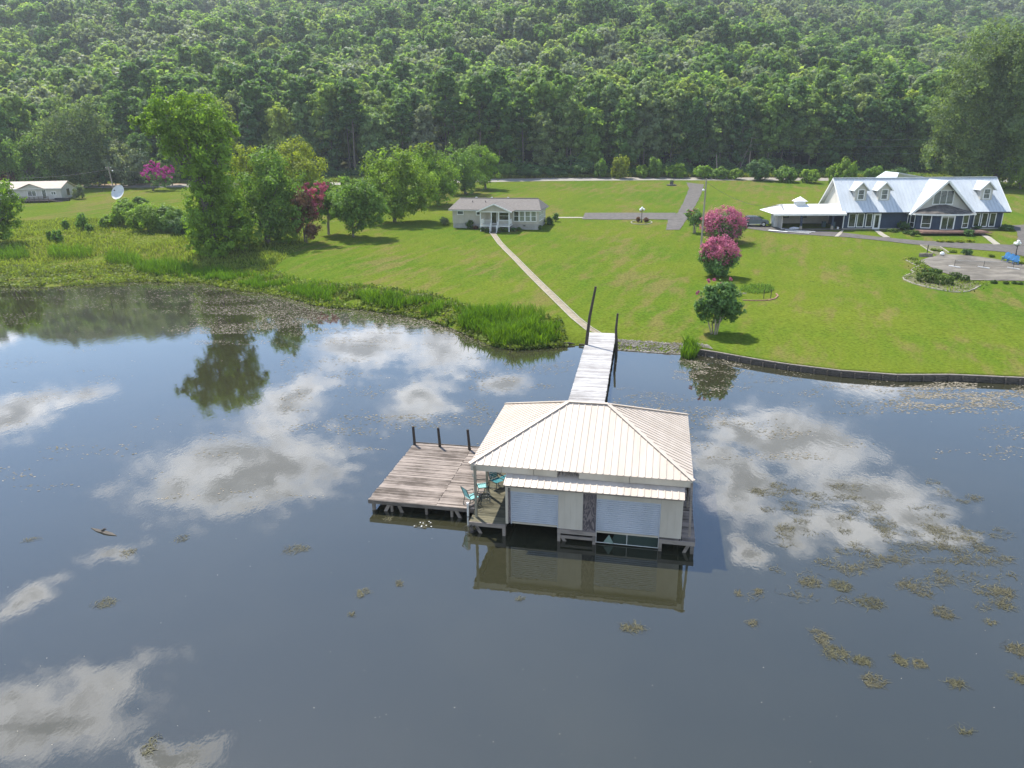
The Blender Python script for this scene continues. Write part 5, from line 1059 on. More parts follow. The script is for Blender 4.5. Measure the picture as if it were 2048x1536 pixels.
def strands(cx, cy, r, n, L, ang, R=PR):
    """thin curved weed stems lying on the surface"""
    a = R.random(n) * 6.283; q = np.sqrt(R.random(n)); bx, by = cx + r[0] * q * np.cos(a), cy + r[1] * q * np.sin(a); th = ang + R.normal(size=n) * .95; ln = L * (.3 + .7 * R.random(n)); cv = R.normal(size=n) * 1.7; rows_ = []
    w_ = .006 + .008 * R.random(n)
    for t in (0, .33, .66, 1.0):
        h = th + cv * t; X = bx + ln * t * np.cos(h); Y = by + ln * t * np.sin(h); nx, ny = -np.sin(h), np.cos(h); z = .010 + .03 * R.random(n) * math.sin(t * 3.1)
        k = w_ * (1 - .6 * t); rows_ += [np.stack([X - nx * k, Y - ny * k, z], 1), np.stack([X + nx * k, Y + ny * k, z], 1)]
    V = np.stack(rows_, 1).reshape(-1, 3); k = np.arange(n)[:, None] * 8
    return V, np.concatenate([k + np.array([[0, 1, 3, 2]]), k + np.array([[2, 3, 5, 4]]), k + np.array([[4, 5, 7, 6]])], 0), np.repeat(R.random(n), 8)
def joined(parts):
    Vs, Fs, Ts, o = [], [], [], 0
    for V, F, T in parts: Vs.append(V); Fs.append(F + o); Ts.append(T); o += len(V)
    return np.concatenate(Vs), np.concatenate(Fs), np.concatenate(Ts)
WEEDS = [(590, 1100, 26, 10, 60, .2), (725, 1187, 12, 9, 46, .9), (702, 1229, 5, 5, 14, 1), (208, 1207, 18, 9, 40, .3), (255, 1106, 16, 8, 30, .6), (362, 1078, 11, 9, 34, .7), (60, 1080, 14, 5, 20, .4), (300, 1492, 12, 18, 40, 1.7), (1262, 1256, 24, 8, 60, .1),
         (1506, 1246, 10, 6, 30, 2.4), (1640, 1275, 14, 18, 60, -1.0), (1668, 1305, 26, 12, 80, -.3), (1722, 1322, 18, 9, 60, .2), (1745, 1362, 22, 12, 60, -.7), (1800, 1322, 12, 11, 60, .8), (1838, 1328, 13, 9, 50, .2), (1910, 1366, 18, 7, 36, -.2), (2035, 1300, 20, 12, 80, -.4),
         (2040, 1358, 14, 8, 40, -.4), (798, 1168, 8, 6, 24, .5), (1478, 1188, 6, 6, 20, 1.3), (1515, 1183, 8, 6, 24, .8), (1040, 1198, 10, 4, 14, .3), (1980, 1245, 12, 6, 24, .5), (2010, 1212, 18, 10, 40, -.6), (845, 1052, 10, 7, 26, .4), (775, 1040, 8, 6, 22, .6), (1885, 1225, 20, 12, 70, -.5), (1930, 1466, 14, 5, 14, .1), (1620, 1165, 24, 10, 80, 0), (1680, 1172, 22, 12, 90, .1), (1738, 1205, 26, 14, 90, -.6)]
for i, (px, py, rx, ry, n, an) in enumerate(WEEDS):
    c = atz(px, py, 0); e = atz(px + rx, py, 0); r = e[0] - c[0]; V, F, T = strands(0, 0, (r, r * ry / rx * 1.6), int(n * 1.9), .26 if rx < 14 else .36, an); o = link(bpy.data.objects.new('water_weed', np_mesh('water_weed', V, F, M_WEED, T))); o.location = (c[0], c[1], .004)
    tag(o, 'loose olive weed tangle on open water out past the driftwood slab' if px < 500 else 'small olive weed tangle on the water before the plank platform' if px < 1100 else 'olive weed tangle on open water before the boathouse doors' if px < 1560 else 'olive weed tangle trailing off the big weed bed', 'water weed', 'weed tangles floating on the open water')
parts = []
for _ in range(330):
    px = PR.uniform(1500, 2060); py = PR.uniform(955, 1215); cx0 = 1560 + (py - 960) * 1.05
    if abs(px - (cx0 + 130)) > 170 + 60 * PR.random() and PR.random() < .8: continue
    if N1.fbm(px / 60, py / 30) < .44: continue
    c = atz(px, py, 0); parts.append(strands(c[0], c[1], (.28 + .3 * PR.random(), .28), PR.integers(14, 44), .42, -.5 + PR.normal() * .3))
V, F, T = joined(parts); V[:, 2] += .004; tag(link(bpy.data.objects.new('weed_bed', np_mesh('weed_bed', V, F, M_WEED, T))), 'broad bed of trailing weed stems on the lake right of the boathouse', 'water weed', kind='stuff')
lf = thing('water_lily', 'few small white blooms floating in front of the plank platform', 'water lily', (*atz(846, 1050, 0), 0))
for i in range(9):
    a = PR.random() * 6.3; r = PR.random() * .42; c = (r * math.cos(a) * 1.4, r * math.sin(a), .02); MB().lathe([(0, 0), (.025, .005), (.035, .025), (.015, .015)], 8, c).obj('bloom', M_WHITE, lf)
for i in range(6): a = PR.random() * 6.3; c = (.38 * math.cos(a), .3 * math.sin(a), .012); MB().lathe([(0, .0), (.09, .002)], 9, c).obj('lily_pad', M_WEED, lf)
dw = thing('driftwood', 'brown waterlogged slab of driftwood lying just awash, far out left', 'driftwood', (*atz(205, 1064, 0), 0), -.35); M_DRIFT = weathered('waterlogged wood', (.055, .046, .036), (.095, .080, .062), 4, .8, (1, 5, 5))
MB().slab([(-.85, .10, .02), (-.35, -.06, .03), (.05, -.10, .05), (.10, .06, .06), (-.4, .10, .04)], .05, Vector((0, 0, 1))).obj('slab', M_DRIFT, dw); MB().slab([(.12, -.12, .05), (.5, -.13, .04), (.95, -.05, .02), (.55, .06, .04), (.13, .08, .06)], .05, Vector((0, 0, 1))).obj('slab', M_DRIFT, dw); MB().tube([(-.05, 0, .05), (.05, .10, .12), (.12, .14, .10)], [.06, .05, .02], 8).obj('knot', M_DRIFT, dw)
s_ = atz(224, 612, 0); tag(MB().tube([(0, 0, -1), (.02, 0, .5), (.05, 0, 1.0)], .03, 6).obj('stake', M_POST), 'thin dark stake standing in the water off the marsh', 'stake').location = (*s_, 0)
s_ = atz(1231, 735, 0); tag(MB().tube([(0, 0, -1), (0, 0, .35)], .06, 8).obj('stake', M_POST), 'short dark stake in the water right beside the walkway', 'stake').location = (*s_, 0)
# ------------------------------------------------------------------ timber wall and gravel bank
wx = np.arange(15.7, 60, .05); line = [Vector((x_, float(ysh(x_)), 0)) for x_ in wx]; seg = [line[0]]
for p in line:
    if (p - seg[-1]).length >= 1.9: seg.append(p)
tw = thing('timber_wall', 'low dark timber retaining wall along the lawn edge', 'retaining wall', (0, 0, 0)); M_TIMBER = weathered('wet black timber', (.048, .041, .033), (.135, .115, .094), 3, .85, (1, 5, 5)); M_CAP = weathered('grey timber cap', (.13, .11, .092), (.27, .235, .20), 2, .9, (1, 4, 4)); wr_ = random.Random(9)
for a, b in zip(seg[:-1], seg[1:]):
    d = (b - a).normalized(); nrm = Vector((d.y, -d.x, 0))
    for c in range(3): MB().beam(a + nrm * wr_.uniform(-.02, .02) + d * .01 + Vector((0, 0, .02 + c * .165)), b + nrm * wr_.uniform(-.02, .02) - d * .01 + Vector((0, 0, .02 + c * .165)), .13, .155).obj('timber', M_TIMBER, tw)
    MB().beam(a + d * .01 + Vector((0, .04, .47)), b - d * .01 + Vector((0, .04, .47)), .20, .06).obj('cap_timber', M_CAP, tw)
    for k in (0, .5): q = a.lerp(b, k) + nrm * .14; MB().beam(q + Vector((0, 0, -.8)), q + Vector((0, 0, .30 + wr_.random() * .1)), .10, .10).obj('stake_post', M_TIMBER, tw)
xs = PR.uniform(9.3, 17.0, 1500); dd = PR.uniform(-.3, 1.6, len(xs)); ys = ysh(xs) + dd; Z_ = np.maximum(hz(xs, ys), 0); rs = PR.uniform(.03, .11, len(xs)); V = []; 
oct_ = np.array([(1, 0, 0), (0, 1, 0), (-1, 0, 0), (0, -1, 0), (0, 0, .6), (0, 0, -.5)]); of = np.array([(0, 1, 4), (1, 2, 4), (2, 3, 4), (3, 0, 4), (1, 0, 5), (2, 1, 5), (3, 2, 5), (0, 3, 5)])
V = (np.stack([xs, ys, Z_ + .01], 1)[:, None, :] + oct_[None] * rs[:, None, None] * PR.uniform(.6, 1.4, (len(xs), 6, 1))).reshape(-1, 3); F = (np.arange(len(xs))[:, None, None] * 6 + of[None]).reshape(-1, 3)
tag(link(bpy.data.objects.new('gravel_bank', np_mesh('gravel_bank', V, F, weathered('grey bank stones', (.16, .14, .115), (.36, .325, .28), .9, .9)))), 'grey gravel along the bank between the walkway and the timber wall', 'gravel', kind='stuff')
for (a, b, r, lb) in (((1128, 688), (1150, 691), .10, 'dark wet log on the mud left of the walkway end'), ((1158, 692), (1174, 694), .09, 'short dark log tucked against the walkway side'), ((1328, 689), (1344, 691), .07, 'pale driftwood stick on the gravel bank'), ((1294, 684), (1304, 685), .06, 'small pale driftwood piece high on the gravel bank')):
    p, q = G(*a), G(*b); p.z = max(p.z, .05) + r * .7; q.z = max(q.z, .05) + r * .7; o_ = MB().tube([p, p.lerp(q, .5) + Vector((0, .05, .03)), q], [r, r * .9, r * .5], 8).obj('driftwood_log', M_POST if 'dark' in lb else M_PALEBARK); tag(o_, lb, 'log')
# ------------------------------------------------------------------ shrubs
def bush(name, label, base, rpx, m=None, hpx=None, group=None, dens=1.0, size=.10, boxy=False, blossom=None, cat='shrub'):
    b = G(*base); k = math.hypot(b.y, CH - b.z) / CF; r = rpx * k; h = (hpx or rpx * 1.7) * k; o = thing(name, label, cat, b, 0, group); L = []
    n = 3 if boxy else 6
    if boxy:
        P = (PR.random((int(620 * dens * max(r, .5) ** 1.6), 3)) - .5) * 2; q = np.argmax(np.abs(P), 1); sgn = np.sign(P[np.arange(len(P)), q]); P[np.arange(len(P)), q] = sgn * (.92 + .14 * PR.random(len(P))); N = np.zeros_like(P); N[np.arange(len(P)), q] = sgn
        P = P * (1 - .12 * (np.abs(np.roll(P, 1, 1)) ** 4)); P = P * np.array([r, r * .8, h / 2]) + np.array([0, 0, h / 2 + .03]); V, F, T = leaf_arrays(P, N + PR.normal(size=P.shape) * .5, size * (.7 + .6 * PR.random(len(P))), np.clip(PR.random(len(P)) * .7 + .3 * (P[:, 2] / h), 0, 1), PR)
        me = np_mesh('foliage', V, F, m or M_SHRUB, T)
    else:
        for i in range(n): a = 6.28 * i / n + PR.random(); L.append((r * .45 * math.cos(a), r * .45 * math.sin(a), h * (.35 + .3 * PR.random()), r * .55, r * .55, h * .36))
        L.append((0, 0, h * .62, r * .6, r * .6, h * .36)); me = crown_mesh('foliage', L, int(750 * dens * max(r, .5) ** 1.5), size, m or M_SHRUB, .35, PR, .6, zmin=.0)
    link(bpy.data.objects.new('foliage', me), o); mb = MB()
    for i in range(5): a = 1.256 * i; mb.tube([(.05 * math.cos(a), .05 * math.sin(a), -.2), (r * .35 * math.cos(a), r * .35 * math.sin(a), h * .55)], [.03, .012], 5, cap=False)
    mb.obj('stems', M_BARK, o)
    if blossom:
        link(bpy.data.objects.new('blossom', crown_mesh('blossom', [(0, 0, h * .75, r * .7, r * .7, h * .22)], int(blossom[1]), .10, blossom[0], .2, PR, .9)), o)
    return o
# around the cottage
for (bx_, by_, r, h, lb, kw) in ((889, 450, 9, 16, 'pale leaved shrub at the left corner of the cottage', dict(m=M_GREY)), (941, 457, 8.5, 16, 'round shrub standing before the cottage wall left of the porch', {}), (1111, 443, 7, 17, 'upright dark shrub set off from the cottage corner', dict(m=M_DARK)),
                             (1099, 449, 9.5, 15, 'clipped round shrub at the right cottage corner', {}), (1079, 459, 5, 8, 'small round shrub under the cottage end wall', {}), (964, 462, 6, 7, 'low shrub left of the cottage steps', {}), (974, 463.5, 5, 7, 'low shrub touching the cottage steps', {}),
                             (1000, 464, 7, 8, 'low shrub right of the cottage steps', {}), (1012, 463.5, 6, 7, 'low shrub under the porch railing', {}), (1026, 462, 6, 7, 'low dark shrub below the porch corner', dict(m=M_DARK)), (1038, 460.5, 5, 6, 'low shrub beyond the porch corner', {}), (952, 458, 6, 6, 'low ground shrub beneath the cottage window', dict(m=M_RUST))):
    bush('garden_shrub', lb, (bx_, by_), r, hpx=h, size=.11, dens=1.4, **kw)
# around the blue house and the patio
for (bx_, by_, r, h, lb, kw) in ((1854, 564, 17, 17, 'broad clipped hedge block in the patio bed', dict(boxy=True)), (1886, 569, 15, 17, 'clipped hedge block nearest the bed edging', dict(boxy=True)), (1909, 560, 9, 14, 'tall narrow clipped hedge block beside the patio', dict(boxy=True)), (1928, 564, 8, 12, 'small clipped hedge block at the patio corner', dict(boxy=True)),
                             (1863, 549, 15, 10, 'clipped hedge behind the broad hedge block', dict(boxy=True)), (1850, 548, 6, 9, 'reddish small shrub in the patio bed', dict(m=M_RUST)), (1933, 510, 10, 12, 'dark round shrub on the house side of the patio', dict(m=M_DARK)), (1987, 567, 6, 6, 'small spiky plant on the lawn edge of the patio', {}),
                             (2011, 568, 5, 5, 'second small plant along the patio edge', {}), (2028, 568, 4, 5, 'third small plant along the patio edge', {}), (2040, 569, 5, 5, 'fourth small plant along the patio edge', {}), (1828, 472, 9, 13, 'dense shrub left of the brick terrace', {}), (1936, 472, 10, 12, 'dark shrub right of the double doors', dict(m=M_DARK)), (1926, 466, 7, 9, 'dark evergreen against the bay wall', dict(m=M_DARK)),
                             (2012, 461, 13, 11, 'wide dark shrub at the end wall of the blue house', dict(m=M_DARK)), (1954, 459, 7, 7, 'dark shrub under the right hand windows', dict(m=M_DARK)), (1802, 459, 9, 17, 'upright shrub against the blank navy wall', dict(m=M_DARK)), (1812, 461, 7, 15, 'second upright shrub against the blank navy wall', dict(m=M_DARK)), (1520, 447, 8, 14, 'dark shrub behind the parked car', dict(m=M_DARK)),
                             (1785, 463, 13, 6, 'low spreading shrub below the blank navy wall', {}), (1815, 468, 10, 6, 'low green shrub beside the terrace shrub', {}), (1880, 484, 8, 5, 'low yellowish plant at the terrace front', dict(m=M_YELLOW)), (1900, 485, 8, 5, 'second yellowish plant at the terrace front', dict(m=M_YELLOW)), (1920, 485, 8, 5, 'third yellowish plant at the terrace front', dict(m=M_YELLOW)), (1940, 484, 8, 5, 'fourth yellowish plant at the terrace front', dict(m=M_YELLOW))):
    bush('garden_shrub', lb, (bx_, by_), r, hpx=h, size=.11, dens=1.3, **kw)
# thicket, saplings and roadside bushes
for (bx_, by_, r, h, lb, m) in ((262, 452, 30, 44, 'tall vine covered mound under the satellite dish', M_BRIGHT), (300, 462, 36, 50, 'largest vine covered mound in the meadow thicket', M_BRIGHT), (340, 462, 30, 46, 'vine covered mound nearest the tall leaning tree', M_MID), (225, 455, 22, 24, 'low bright mound at the left end of the thicket', M_BRIGHT), (365, 468, 22, 32, 'dark mound tucked beside the leaning trunk', M_DARK), (252, 420, 16, 22, 'leafy mound at the foot of the dish', M_BRIGHT),
                              (282, 415, 14, 20, 'dark leafy mound right of the dish', M_MID)):
    bush('thicket_mound', lb, (bx_, by_), r, m, h, 'vine covered thicket in the meadow', 3.0, .17)
for (bx_, by_, r, h, lb) in ((133, 461, 7, 20, 'slim dark sapling in the meadow, nearest the far bungalow'), (167, 462, 11, 32, 'tallest dark sapling in the meadow'), (100, 482, 5, 20, 'thin dark sapling beside a low meadow bush'), (116, 486, 11, 26, 'bushy dark meadow sapling'), (180, 465, 9, 16, 'short green sapling next to the tallest one')):
    bush('meadow_sapling', lb, (bx_, by_), r, M_MID, h, 'dark saplings in the meadow', 1.6, .14)
for (bx_, by_, r, h, lb, m, kw) in ((159, 398, 12, 25, 'small pale flowering tree by the far bungalow', M_GREY, {}), ):
    bush('flowering_shrub', lb, (bx_, by_), r, m, h, None, 1.5, .16)
for (bx_, by_, r, h, m, lb) in ((1240, 357, 17, 42, M_YELLOW, 'yellowish bushy sapling on the road verge, tallest of them'), (1310, 356, 14, 38, M_MID, 'mid green bushy sapling on the road verge'), (1200, 356, 13, 34, M_MID, 'leafy sapling left of the yellowish one on the verge'), (1353, 356, 20, 26, M_BRIGHT, 'broad low bush on the verge near the drive'), (1285, 356, 12, 24, M_BRIGHT, 'low bush between two verge saplings'), (1405, 357, 18, 24, M_BRIGHT, 'round verge bush opposite the drive mouth'),
                              (1440, 358, 16, 22, M_MID, 'verge bush left of the braced pole'), (1470, 359, 14, 20, M_BRIGHT, 'verge bush below the guy wires'), (1520, 361, 24, 38, M_DARK, 'dark verge bush right of the braced pole'), (1570, 364, 22, 28, M_MID, 'verge bush behind the carport lawn'), (1620, 366, 18, 24, M_BRIGHT, 'bright verge bush left of the blue house roof'), (1690, 368, 20, 46, M_BRIGHT, 'tall bright bush behind the blue house ridge'), (1665, 368, 14, 36, M_BRIGHT, 'bright bush at the gable of the blue house'), (1745, 368, 18, 32, M_MID, 'bush behind the second dormer'), (1160, 353, 24, 24, M_DARK, 'dark verge bush beside the plain wooden pole'), (1110, 353, 26, 22, M_DARK, 'dark verge bush left of the plain wooden pole'), (1060, 354, 26, 22, M_DARK, 'low dark verge bush before the pines'), (1015, 355, 20, 26, M_MID, 'verge bush at the road bend'), (1790, 366, 22, 30, M_DARK, 'dark bush behind the big front gable')):
    bush('verge_bush', lb, (bx_, by_), r, m, h, 'bushes along the road verge', 1.0, .26)
# ------------------------------------------------------------------ poles, wires, lamps
def util_pole(label, base, top, r=.15, arm=None, extra=None):
    b = G(*base); x, z = aty(*top, b.y); o = thing('utility_pole', label, 'pole', b); t = Vector((x - b.x, 0, z - b.z)); MB().tube([(0, 0, -.6), t * .5, t], [r, r * .9, r * .7], 10).obj('shaft', M_PALEPOLE, o)
    if arm: MB().beam(t + Vector((-arm, 0, -.35)), t + Vector((arm, 0, -.35)), .10, .12).obj('cross_arm', M_PALEPOLE, o)
    for k in (-.9, 0, .9):
        if arm: MB().lathe([(0, 0), (.06, 0), (.07, .12), (0, .16)], 8, t + Vector((k * arm, 0, -.29))).obj('insulator', M_WHITE, o)
    return o, b, t
M_PALEPOLE = weathered('sun bleached pole wood', (.24, .20, .165), (.36, .31, .26), 2, .85, (4, 4, .6))
p1, b1, t1 = util_pole('plain pale wooden utility pole behind the road', (1142, 341), (1140.5, 278), .17, 1.1)
p2, b2, t2 = util_pole('braced wooden utility pole behind the road with cross arm', (1497, 343), (1503.5, 274), .17, 1.2)
gw = G(1476, 348); MB().tube([t2 * .9, (gw.x - b2.x, gw.y - b2.y, gw.z - b2.z)], .05, 6).obj('guy_wire', M_PALEPOLE, p2); gw = G(1468, 342); MB().tube([t2 * .8, (gw.x - b2.x, gw.y - b2.y, gw.z - b2.z)], .05, 6).obj('guy_wire', M_PALEPOLE, p2)
p3, b3, t3 = util_pole('tall leaning wooden pole between the pink crape myrtles', (1402, 493), (1413, 357), .15)
MB().lathe([(0, 0), (.14, .02), (.18, .2), (.06, .34), (0, .34)], 12, t3 * .82 + Vector((-.35, -.1, 0))).obj('yard_light', M_WHITE, p3); MB().beam(t3 * .84, t3 * .84 + Vector((-.38, -.1, .1)), .05, .05).obj('light_arm', M_PALEPOLE, p3)
p4, b4, t4 = util_pole('short bare pole stub among the verge bushes', (1434, 352), (1433, 309), .16)
p5, b5, t5 = util_pole('leaning wooden pole behind the satellite dish', (229, 386), (216, 333), .15, .7)
MB().lathe([(0, 0), (.16, .02), (.2, .2), (0, .3)], 10, t5 * .82 + Vector((.9, -.1, 0))).obj('yard_light', M_WHITE, p5); MB().beam(t5 * .84, t5 * .84 + Vector((.95, -.1, .1)), .05, .05).obj('light_arm', M_PALEPOLE, p5)
gw = G(205, 383); MB().tube([t5 * .92, (gw.x - b5.x, gw.y - b5.y, gw.z - b5.z)], .04, 6).obj('guy_wire', M_BLACK, p5)
M_WIRE = weathered('weathered cable', (.10, .10, .10), (.16, .16, .16), 1, .6)
def wire(pts, sag, label, r=.035):
    out = []
    for a, b in zip(pts[:-1], pts[1:]): out += [a.lerp(b, k / 12) - Vector((0, 0, sag * 4 * (k / 12) * (1 - k / 12))) for k in range(12)]
    tag(MB().tube(out + [pts[-1]], r, 5).obj('power_line', M_WIRE), label, 'power line')
w1, w2 = b1 + t1, b2 + t2
for dz, lb in ((-.15, 'top power line strung along the road poles'), (-2.0, 'middle power line strung along the road poles'), (-4.0, 'lowest cable strung along the road poles')):
    v_ = Vector((0, 0, dz)); wire([w1 + Vector((-60, -2, 0)) + v_, w1 + v_, w2 + v_, w2 + Vector((70, -10, -.5)) + v_], .7, lb)
wire([b3 + t3 * .95, Vector(HBW(CL + 2, 2.8, 3.7))], 1.2, 'service cable from the leaning pole to the carport', .02)
wire([b5 + t5 * .9, Vector((b5.x - 22, b5.y - 2, b5.z + 4.0))], .5, 'service cable from the leaning pole to the far bungalow', .03); wire([b5 + t5 * .9, Vector((b5.x + 24, b5.y + 6, b5.z + 4.0))], .5, 'service cable running right from the pole behind the dish', .03)
M_GLOBE = mat('white lamp globe', lambda t: pbsdf(t, (.80, .80, .78), .3))
def lamp_post(label, base, hpx):
    b = G(*base); k = math.hypot(b.y, CH - b.z) / CF; h = hpx * k; o = thing('lamp_post', label, 'lamp', b); MB().lathe([(.16, -.2), (.16, .18), (.09, .3), (.055, .5), (.05, h - .45), (0, h - .4)], 12).obj('post', M_BLACK, o)
    for i in range(4):
        a = 1.57 * i + .5; c = Vector((.38 * math.cos(a), .38 * math.sin(a), h - .42)) if i < 3 else Vector((0, 0, h - .12))
        if i < 3: MB().tube([(0, 0, h - .75), (.22 * math.cos(a), .22 * math.sin(a), h - .78), c - Vector((0, 0, .18))], .03, 6).obj('arm', M_BLACK, o)
        g = MB().lathe([(.22 * math.sin(t_), -.22 * math.cos(t_)) for t_ in np.linspace(0.01, math.pi - .01, 9)], 14, c).obj('globe', M_GLOBE, o, True); MB().lathe([(0, -.26), (.10, -.25), (.10, -.19), (0, -.19)], 10, c).obj('globe_cup', M_BLACK, g)
lamp_post('black lamp post with white globes in the round bed by the driveway', (1283, 445), 29); lamp_post('black lamp post with white globes behind the blue chairs', (2031, 512), 30)
# island bed round the driveway lamp
bd = G(1282, 443)
def kerb_ring(name, label, pts, m, closed=True, w_=.14, h=.12, step=.6):
    P = resample(pts + ([pts[0]] if closed else []), step); o = thing(name, label, 'edging', (P[0].x, P[0].y, H(P[0].x, P[0].y)))
    for a, b in zip(P[:-1], P[1:]):
        A = Vector((a.x, a.y, H(a.x, a.y) + .04)) - o.location; B = Vector((b.x, b.y, H(b.x, b.y) + .04)) - o.location; MB().beam(A, A.lerp(B, .97), w_, h).obj('edging_stone', m, o)
kerb_ring('bed_edging', 'pale stone ring edging the bed round the driveway lamp', [G(1283 + 21 * math.cos(a), 445.0 + 4.2 * math.sin(a)) for a in np.linspace(0, 6.28, 20)[:-1]], M_CONC)
bush('garden_shrub', 'reddish grass tuft left of the driveway lamp', (1276, 444), 4.5, M_RUST, 10, None, 1.2, .12); bush('garden_shrub', 'small pinkish shrub right of the driveway lamp', (1292, 444), 5, M_RUST, 9, None, 1.2, .12)
# stone planter by the road
b = G(1343, 371); o = thing('stone_planter', 'small dark stone planter on the lawn beside the road', 'planter', b); MB().lathe([(0, 0), (1.3, 0), (1.3, .25), (.5, .28), (.45, .95), (.55, 1.05), (.4, 1.05), (0, .9)], 14).obj('bowl', weathered('dark stone', (.06, .055, .05), (.12, .11, .10), 3, .9), o)
link(bpy.data.objects.new('plant', crown_mesh('plant', [(0, 0, 1.2, .5, .5, .3)], 120, .12, M_DARK, .3, PR)), o)
# ------------------------------------------------------------------ satellite dish
b = G(243, 408); o = thing('satellite_dish', 'large white satellite dish on a mast above the thicket', 'satellite dish', b); MB().tube([(0, 0, -.5), (0, 0, 1.9)], .12, 10).obj('mast', M_PALEPOLE, o)
M_DISH = weathered('dish mesh', (.52, .53, .54), (.60, .61, .62), 1.5, .6); prof = [(1.75 * k / 8, .42 * (k / 8) ** 2) for k in range(9)]
di = MB().lathe(prof + [(1.75, .46), (1.72, .42)] + [(1.72 * k / 8, .42 * (k / 8) ** 2 - .04) for k in range(7, -1, -1)], 32).obj('dish', M_DISH, o, True); di.location = (0, -.15, 2.5); di.rotation_euler = (math.radians(62), 0, math.radians(-18))
for a in (.5, 2.6, 4.7): MB().tube([(1.6 * math.cos(a), 1.6 * math.sin(a), .38), (.05 * math.cos(a), .05 * math.sin(a), 1.35)], .025, 6).obj('feed_strut', M_DISH, di)
MB().lathe([(0, 1.25), (.14, 1.27), (.16, 1.45), (0, 1.5)], 12).obj('feed_horn', M_BLACK, di); MB().lathe([(.0, -.02), (.3, -.02), (.2, -.35), (0, -.35)], 12).obj('mount', M_PALEPOLE, di)
# ------------------------------------------------------------------ parked car
b = G(1508, 452); car = thing('parked_car', 'grey blue sport utility car parked at the left end of the carport', 'car', b + Vector((0, 0, .05)), math.radians(172)); M_PAINT = mat('dark blue grey car paint', lambda t: pbsdf(t, (.10, .125, .16), .25, .4, .6)); M_CGLASS = mat('car glass', lambda t: pbsdf(t, (.012, .014, .016), .05, 0, .8)); M_TYRE = weathered('tyre rubber', (.012, .012, .012), (.022, .022, .022), 5, .9); M_RIM = mat('alloy rim', lambda t: pbsdf(t, (.42, .43, .44), .35, .7)); M_TAIL = mat('red lamp plastic', lambda t: pbsdf(t, (.28, .012, .012), .3)); M_HEAD = mat('clear lamp plastic', lambda t: pbsdf(t, (.55, .57, .6), .15))
side = [(-2.32, .42), (-2.34, .80), (-2.20, 1.02), (-1.30, 1.12), (1.95, 1.12), (2.28, 1.05), (2.36, .75), (2.30, .42)]; roofp = [(-1.30, 1.12), (-.55, 1.62), (.2, 1.70), (1.45, 1.66), (2.05, 1.14)]
body = MB(); sec = []
for (yv, inset) in ((-.94, .06), (-.90, 0), (.90, 0), (.94, .06)): sec.append([(x * (1 - inset * .15), yv, z) for x, z in side])
m = len(side)
for i in range(3): body.add(sec[i] + sec[i + 1], [(j, (j + 1) % m, (j + 1) % m + m, j + m) for j in range(m)])
body.add(sec[0], [tuple(range(m))]); body.add(sec[3], [tuple(reversed(range(m)))]); bo = body.obj('body', M_PAINT, car)
cab = MB(); lo = [(x, .88, z) for x, z in roofp]; hi_ = [(x * .96 + .01, .70, z) if z > 1.2 else (x, .86, z) for x, z in roofp]; L1 = [(x, y_, z) for (x, _, z), y_ in zip(hi_, (.86, .70, .68, .70, .84))]; R1 = [(x, -y_, z) for x, y_, z in L1]
cab.add(L1 + R1, [(i, i + 1, i + 6, i + 5) for i in range(4)] + [(0, 1, 2, 3, 4), (9, 8, 7, 6, 5)]); cab.obj('cabin', M_PAINT, car)
for s in (-1, 1):
    for (a, b_, c, d) in (((-1.05, 1.16), (-.52, 1.54), (.30, 1.60), (.30, 1.16)), ((.38, 1.16), (.38, 1.60), (1.36, 1.57), (1.68, 1.17))):
        q = [(x, s * (.868 - (z - 1.12) * .30), z) for x, z in (a, b_, c, d)]; MB().slab(q, .02, Vector((0, s, .3)).normalized()).obj('side_window', M_CGLASS, car)
    MB().box(-.35, .35, s * .945 - .012, s * .945 + .012, .5, 1.08).obj('door_panel', M_PAINT, car); MB().box(-1.2, -1.0, s * 1.0 - .06, s * 1.0 + .06, 1.10, 1.24).obj('mirror', M_PAINT, car); MB().box(-1.2, 1.3, s * .95 - .02, s * .95 + .02, .34, .44).obj('sill', M_RIM, car); MB().beam((-.4, s * .66, 1.72), (1.4, s * .66, 1.70), .04, .05).obj('roof_rail', M_RIM, car)
    MB().box(2.20, 2.335, s * .72 - .16, s * .72 + .16, .86, 1.04).obj('tail_light', M_TAIL, car); MB().box(-2.33, -2.22, s * .68 - .2, s * .68 + .2, .76, .90).obj('headlight', M_HEAD, car)
    for x in (-1.45, 1.42):
        w_ = MB().tube([(x, s * .97, .36), (x, s * .74, .36)], .36, 20).obj('wheel', M_TYRE, car); MB().tube([(x, s * .985, .36), (x, s * .972, .36)], .24, 16).obj('rim', M_RIM, w_); MB().tube([(x, s * .94, .36), (x, s * .952, .36)], .44, 20).obj('wheel_arch', M_TYRE, w_)
MB().slab([(-1.20, -.78, 1.19), (-1.20, .78, 1.19), (-.58, .66, 1.60), (-.58, -.66, 1.60)], .02, Vector((-.6, 0, .8))).obj('windscreen', M_CGLASS, car); MB().slab([(2.04, .76, 1.17), (2.04, -.76, 1.17), (1.52, -.66, 1.63), (1.52, .66, 1.63)], .02, Vector((.7, 0, .7))).obj('rear_window', M_CGLASS, car); box('number_plate', M_WHITE, car, 2.36, 2.38, -.26, .26, .72, .86); box('rear_bumper', M_TYRE, car, 2.28, 2.40, -.88, .88, .42, .62)
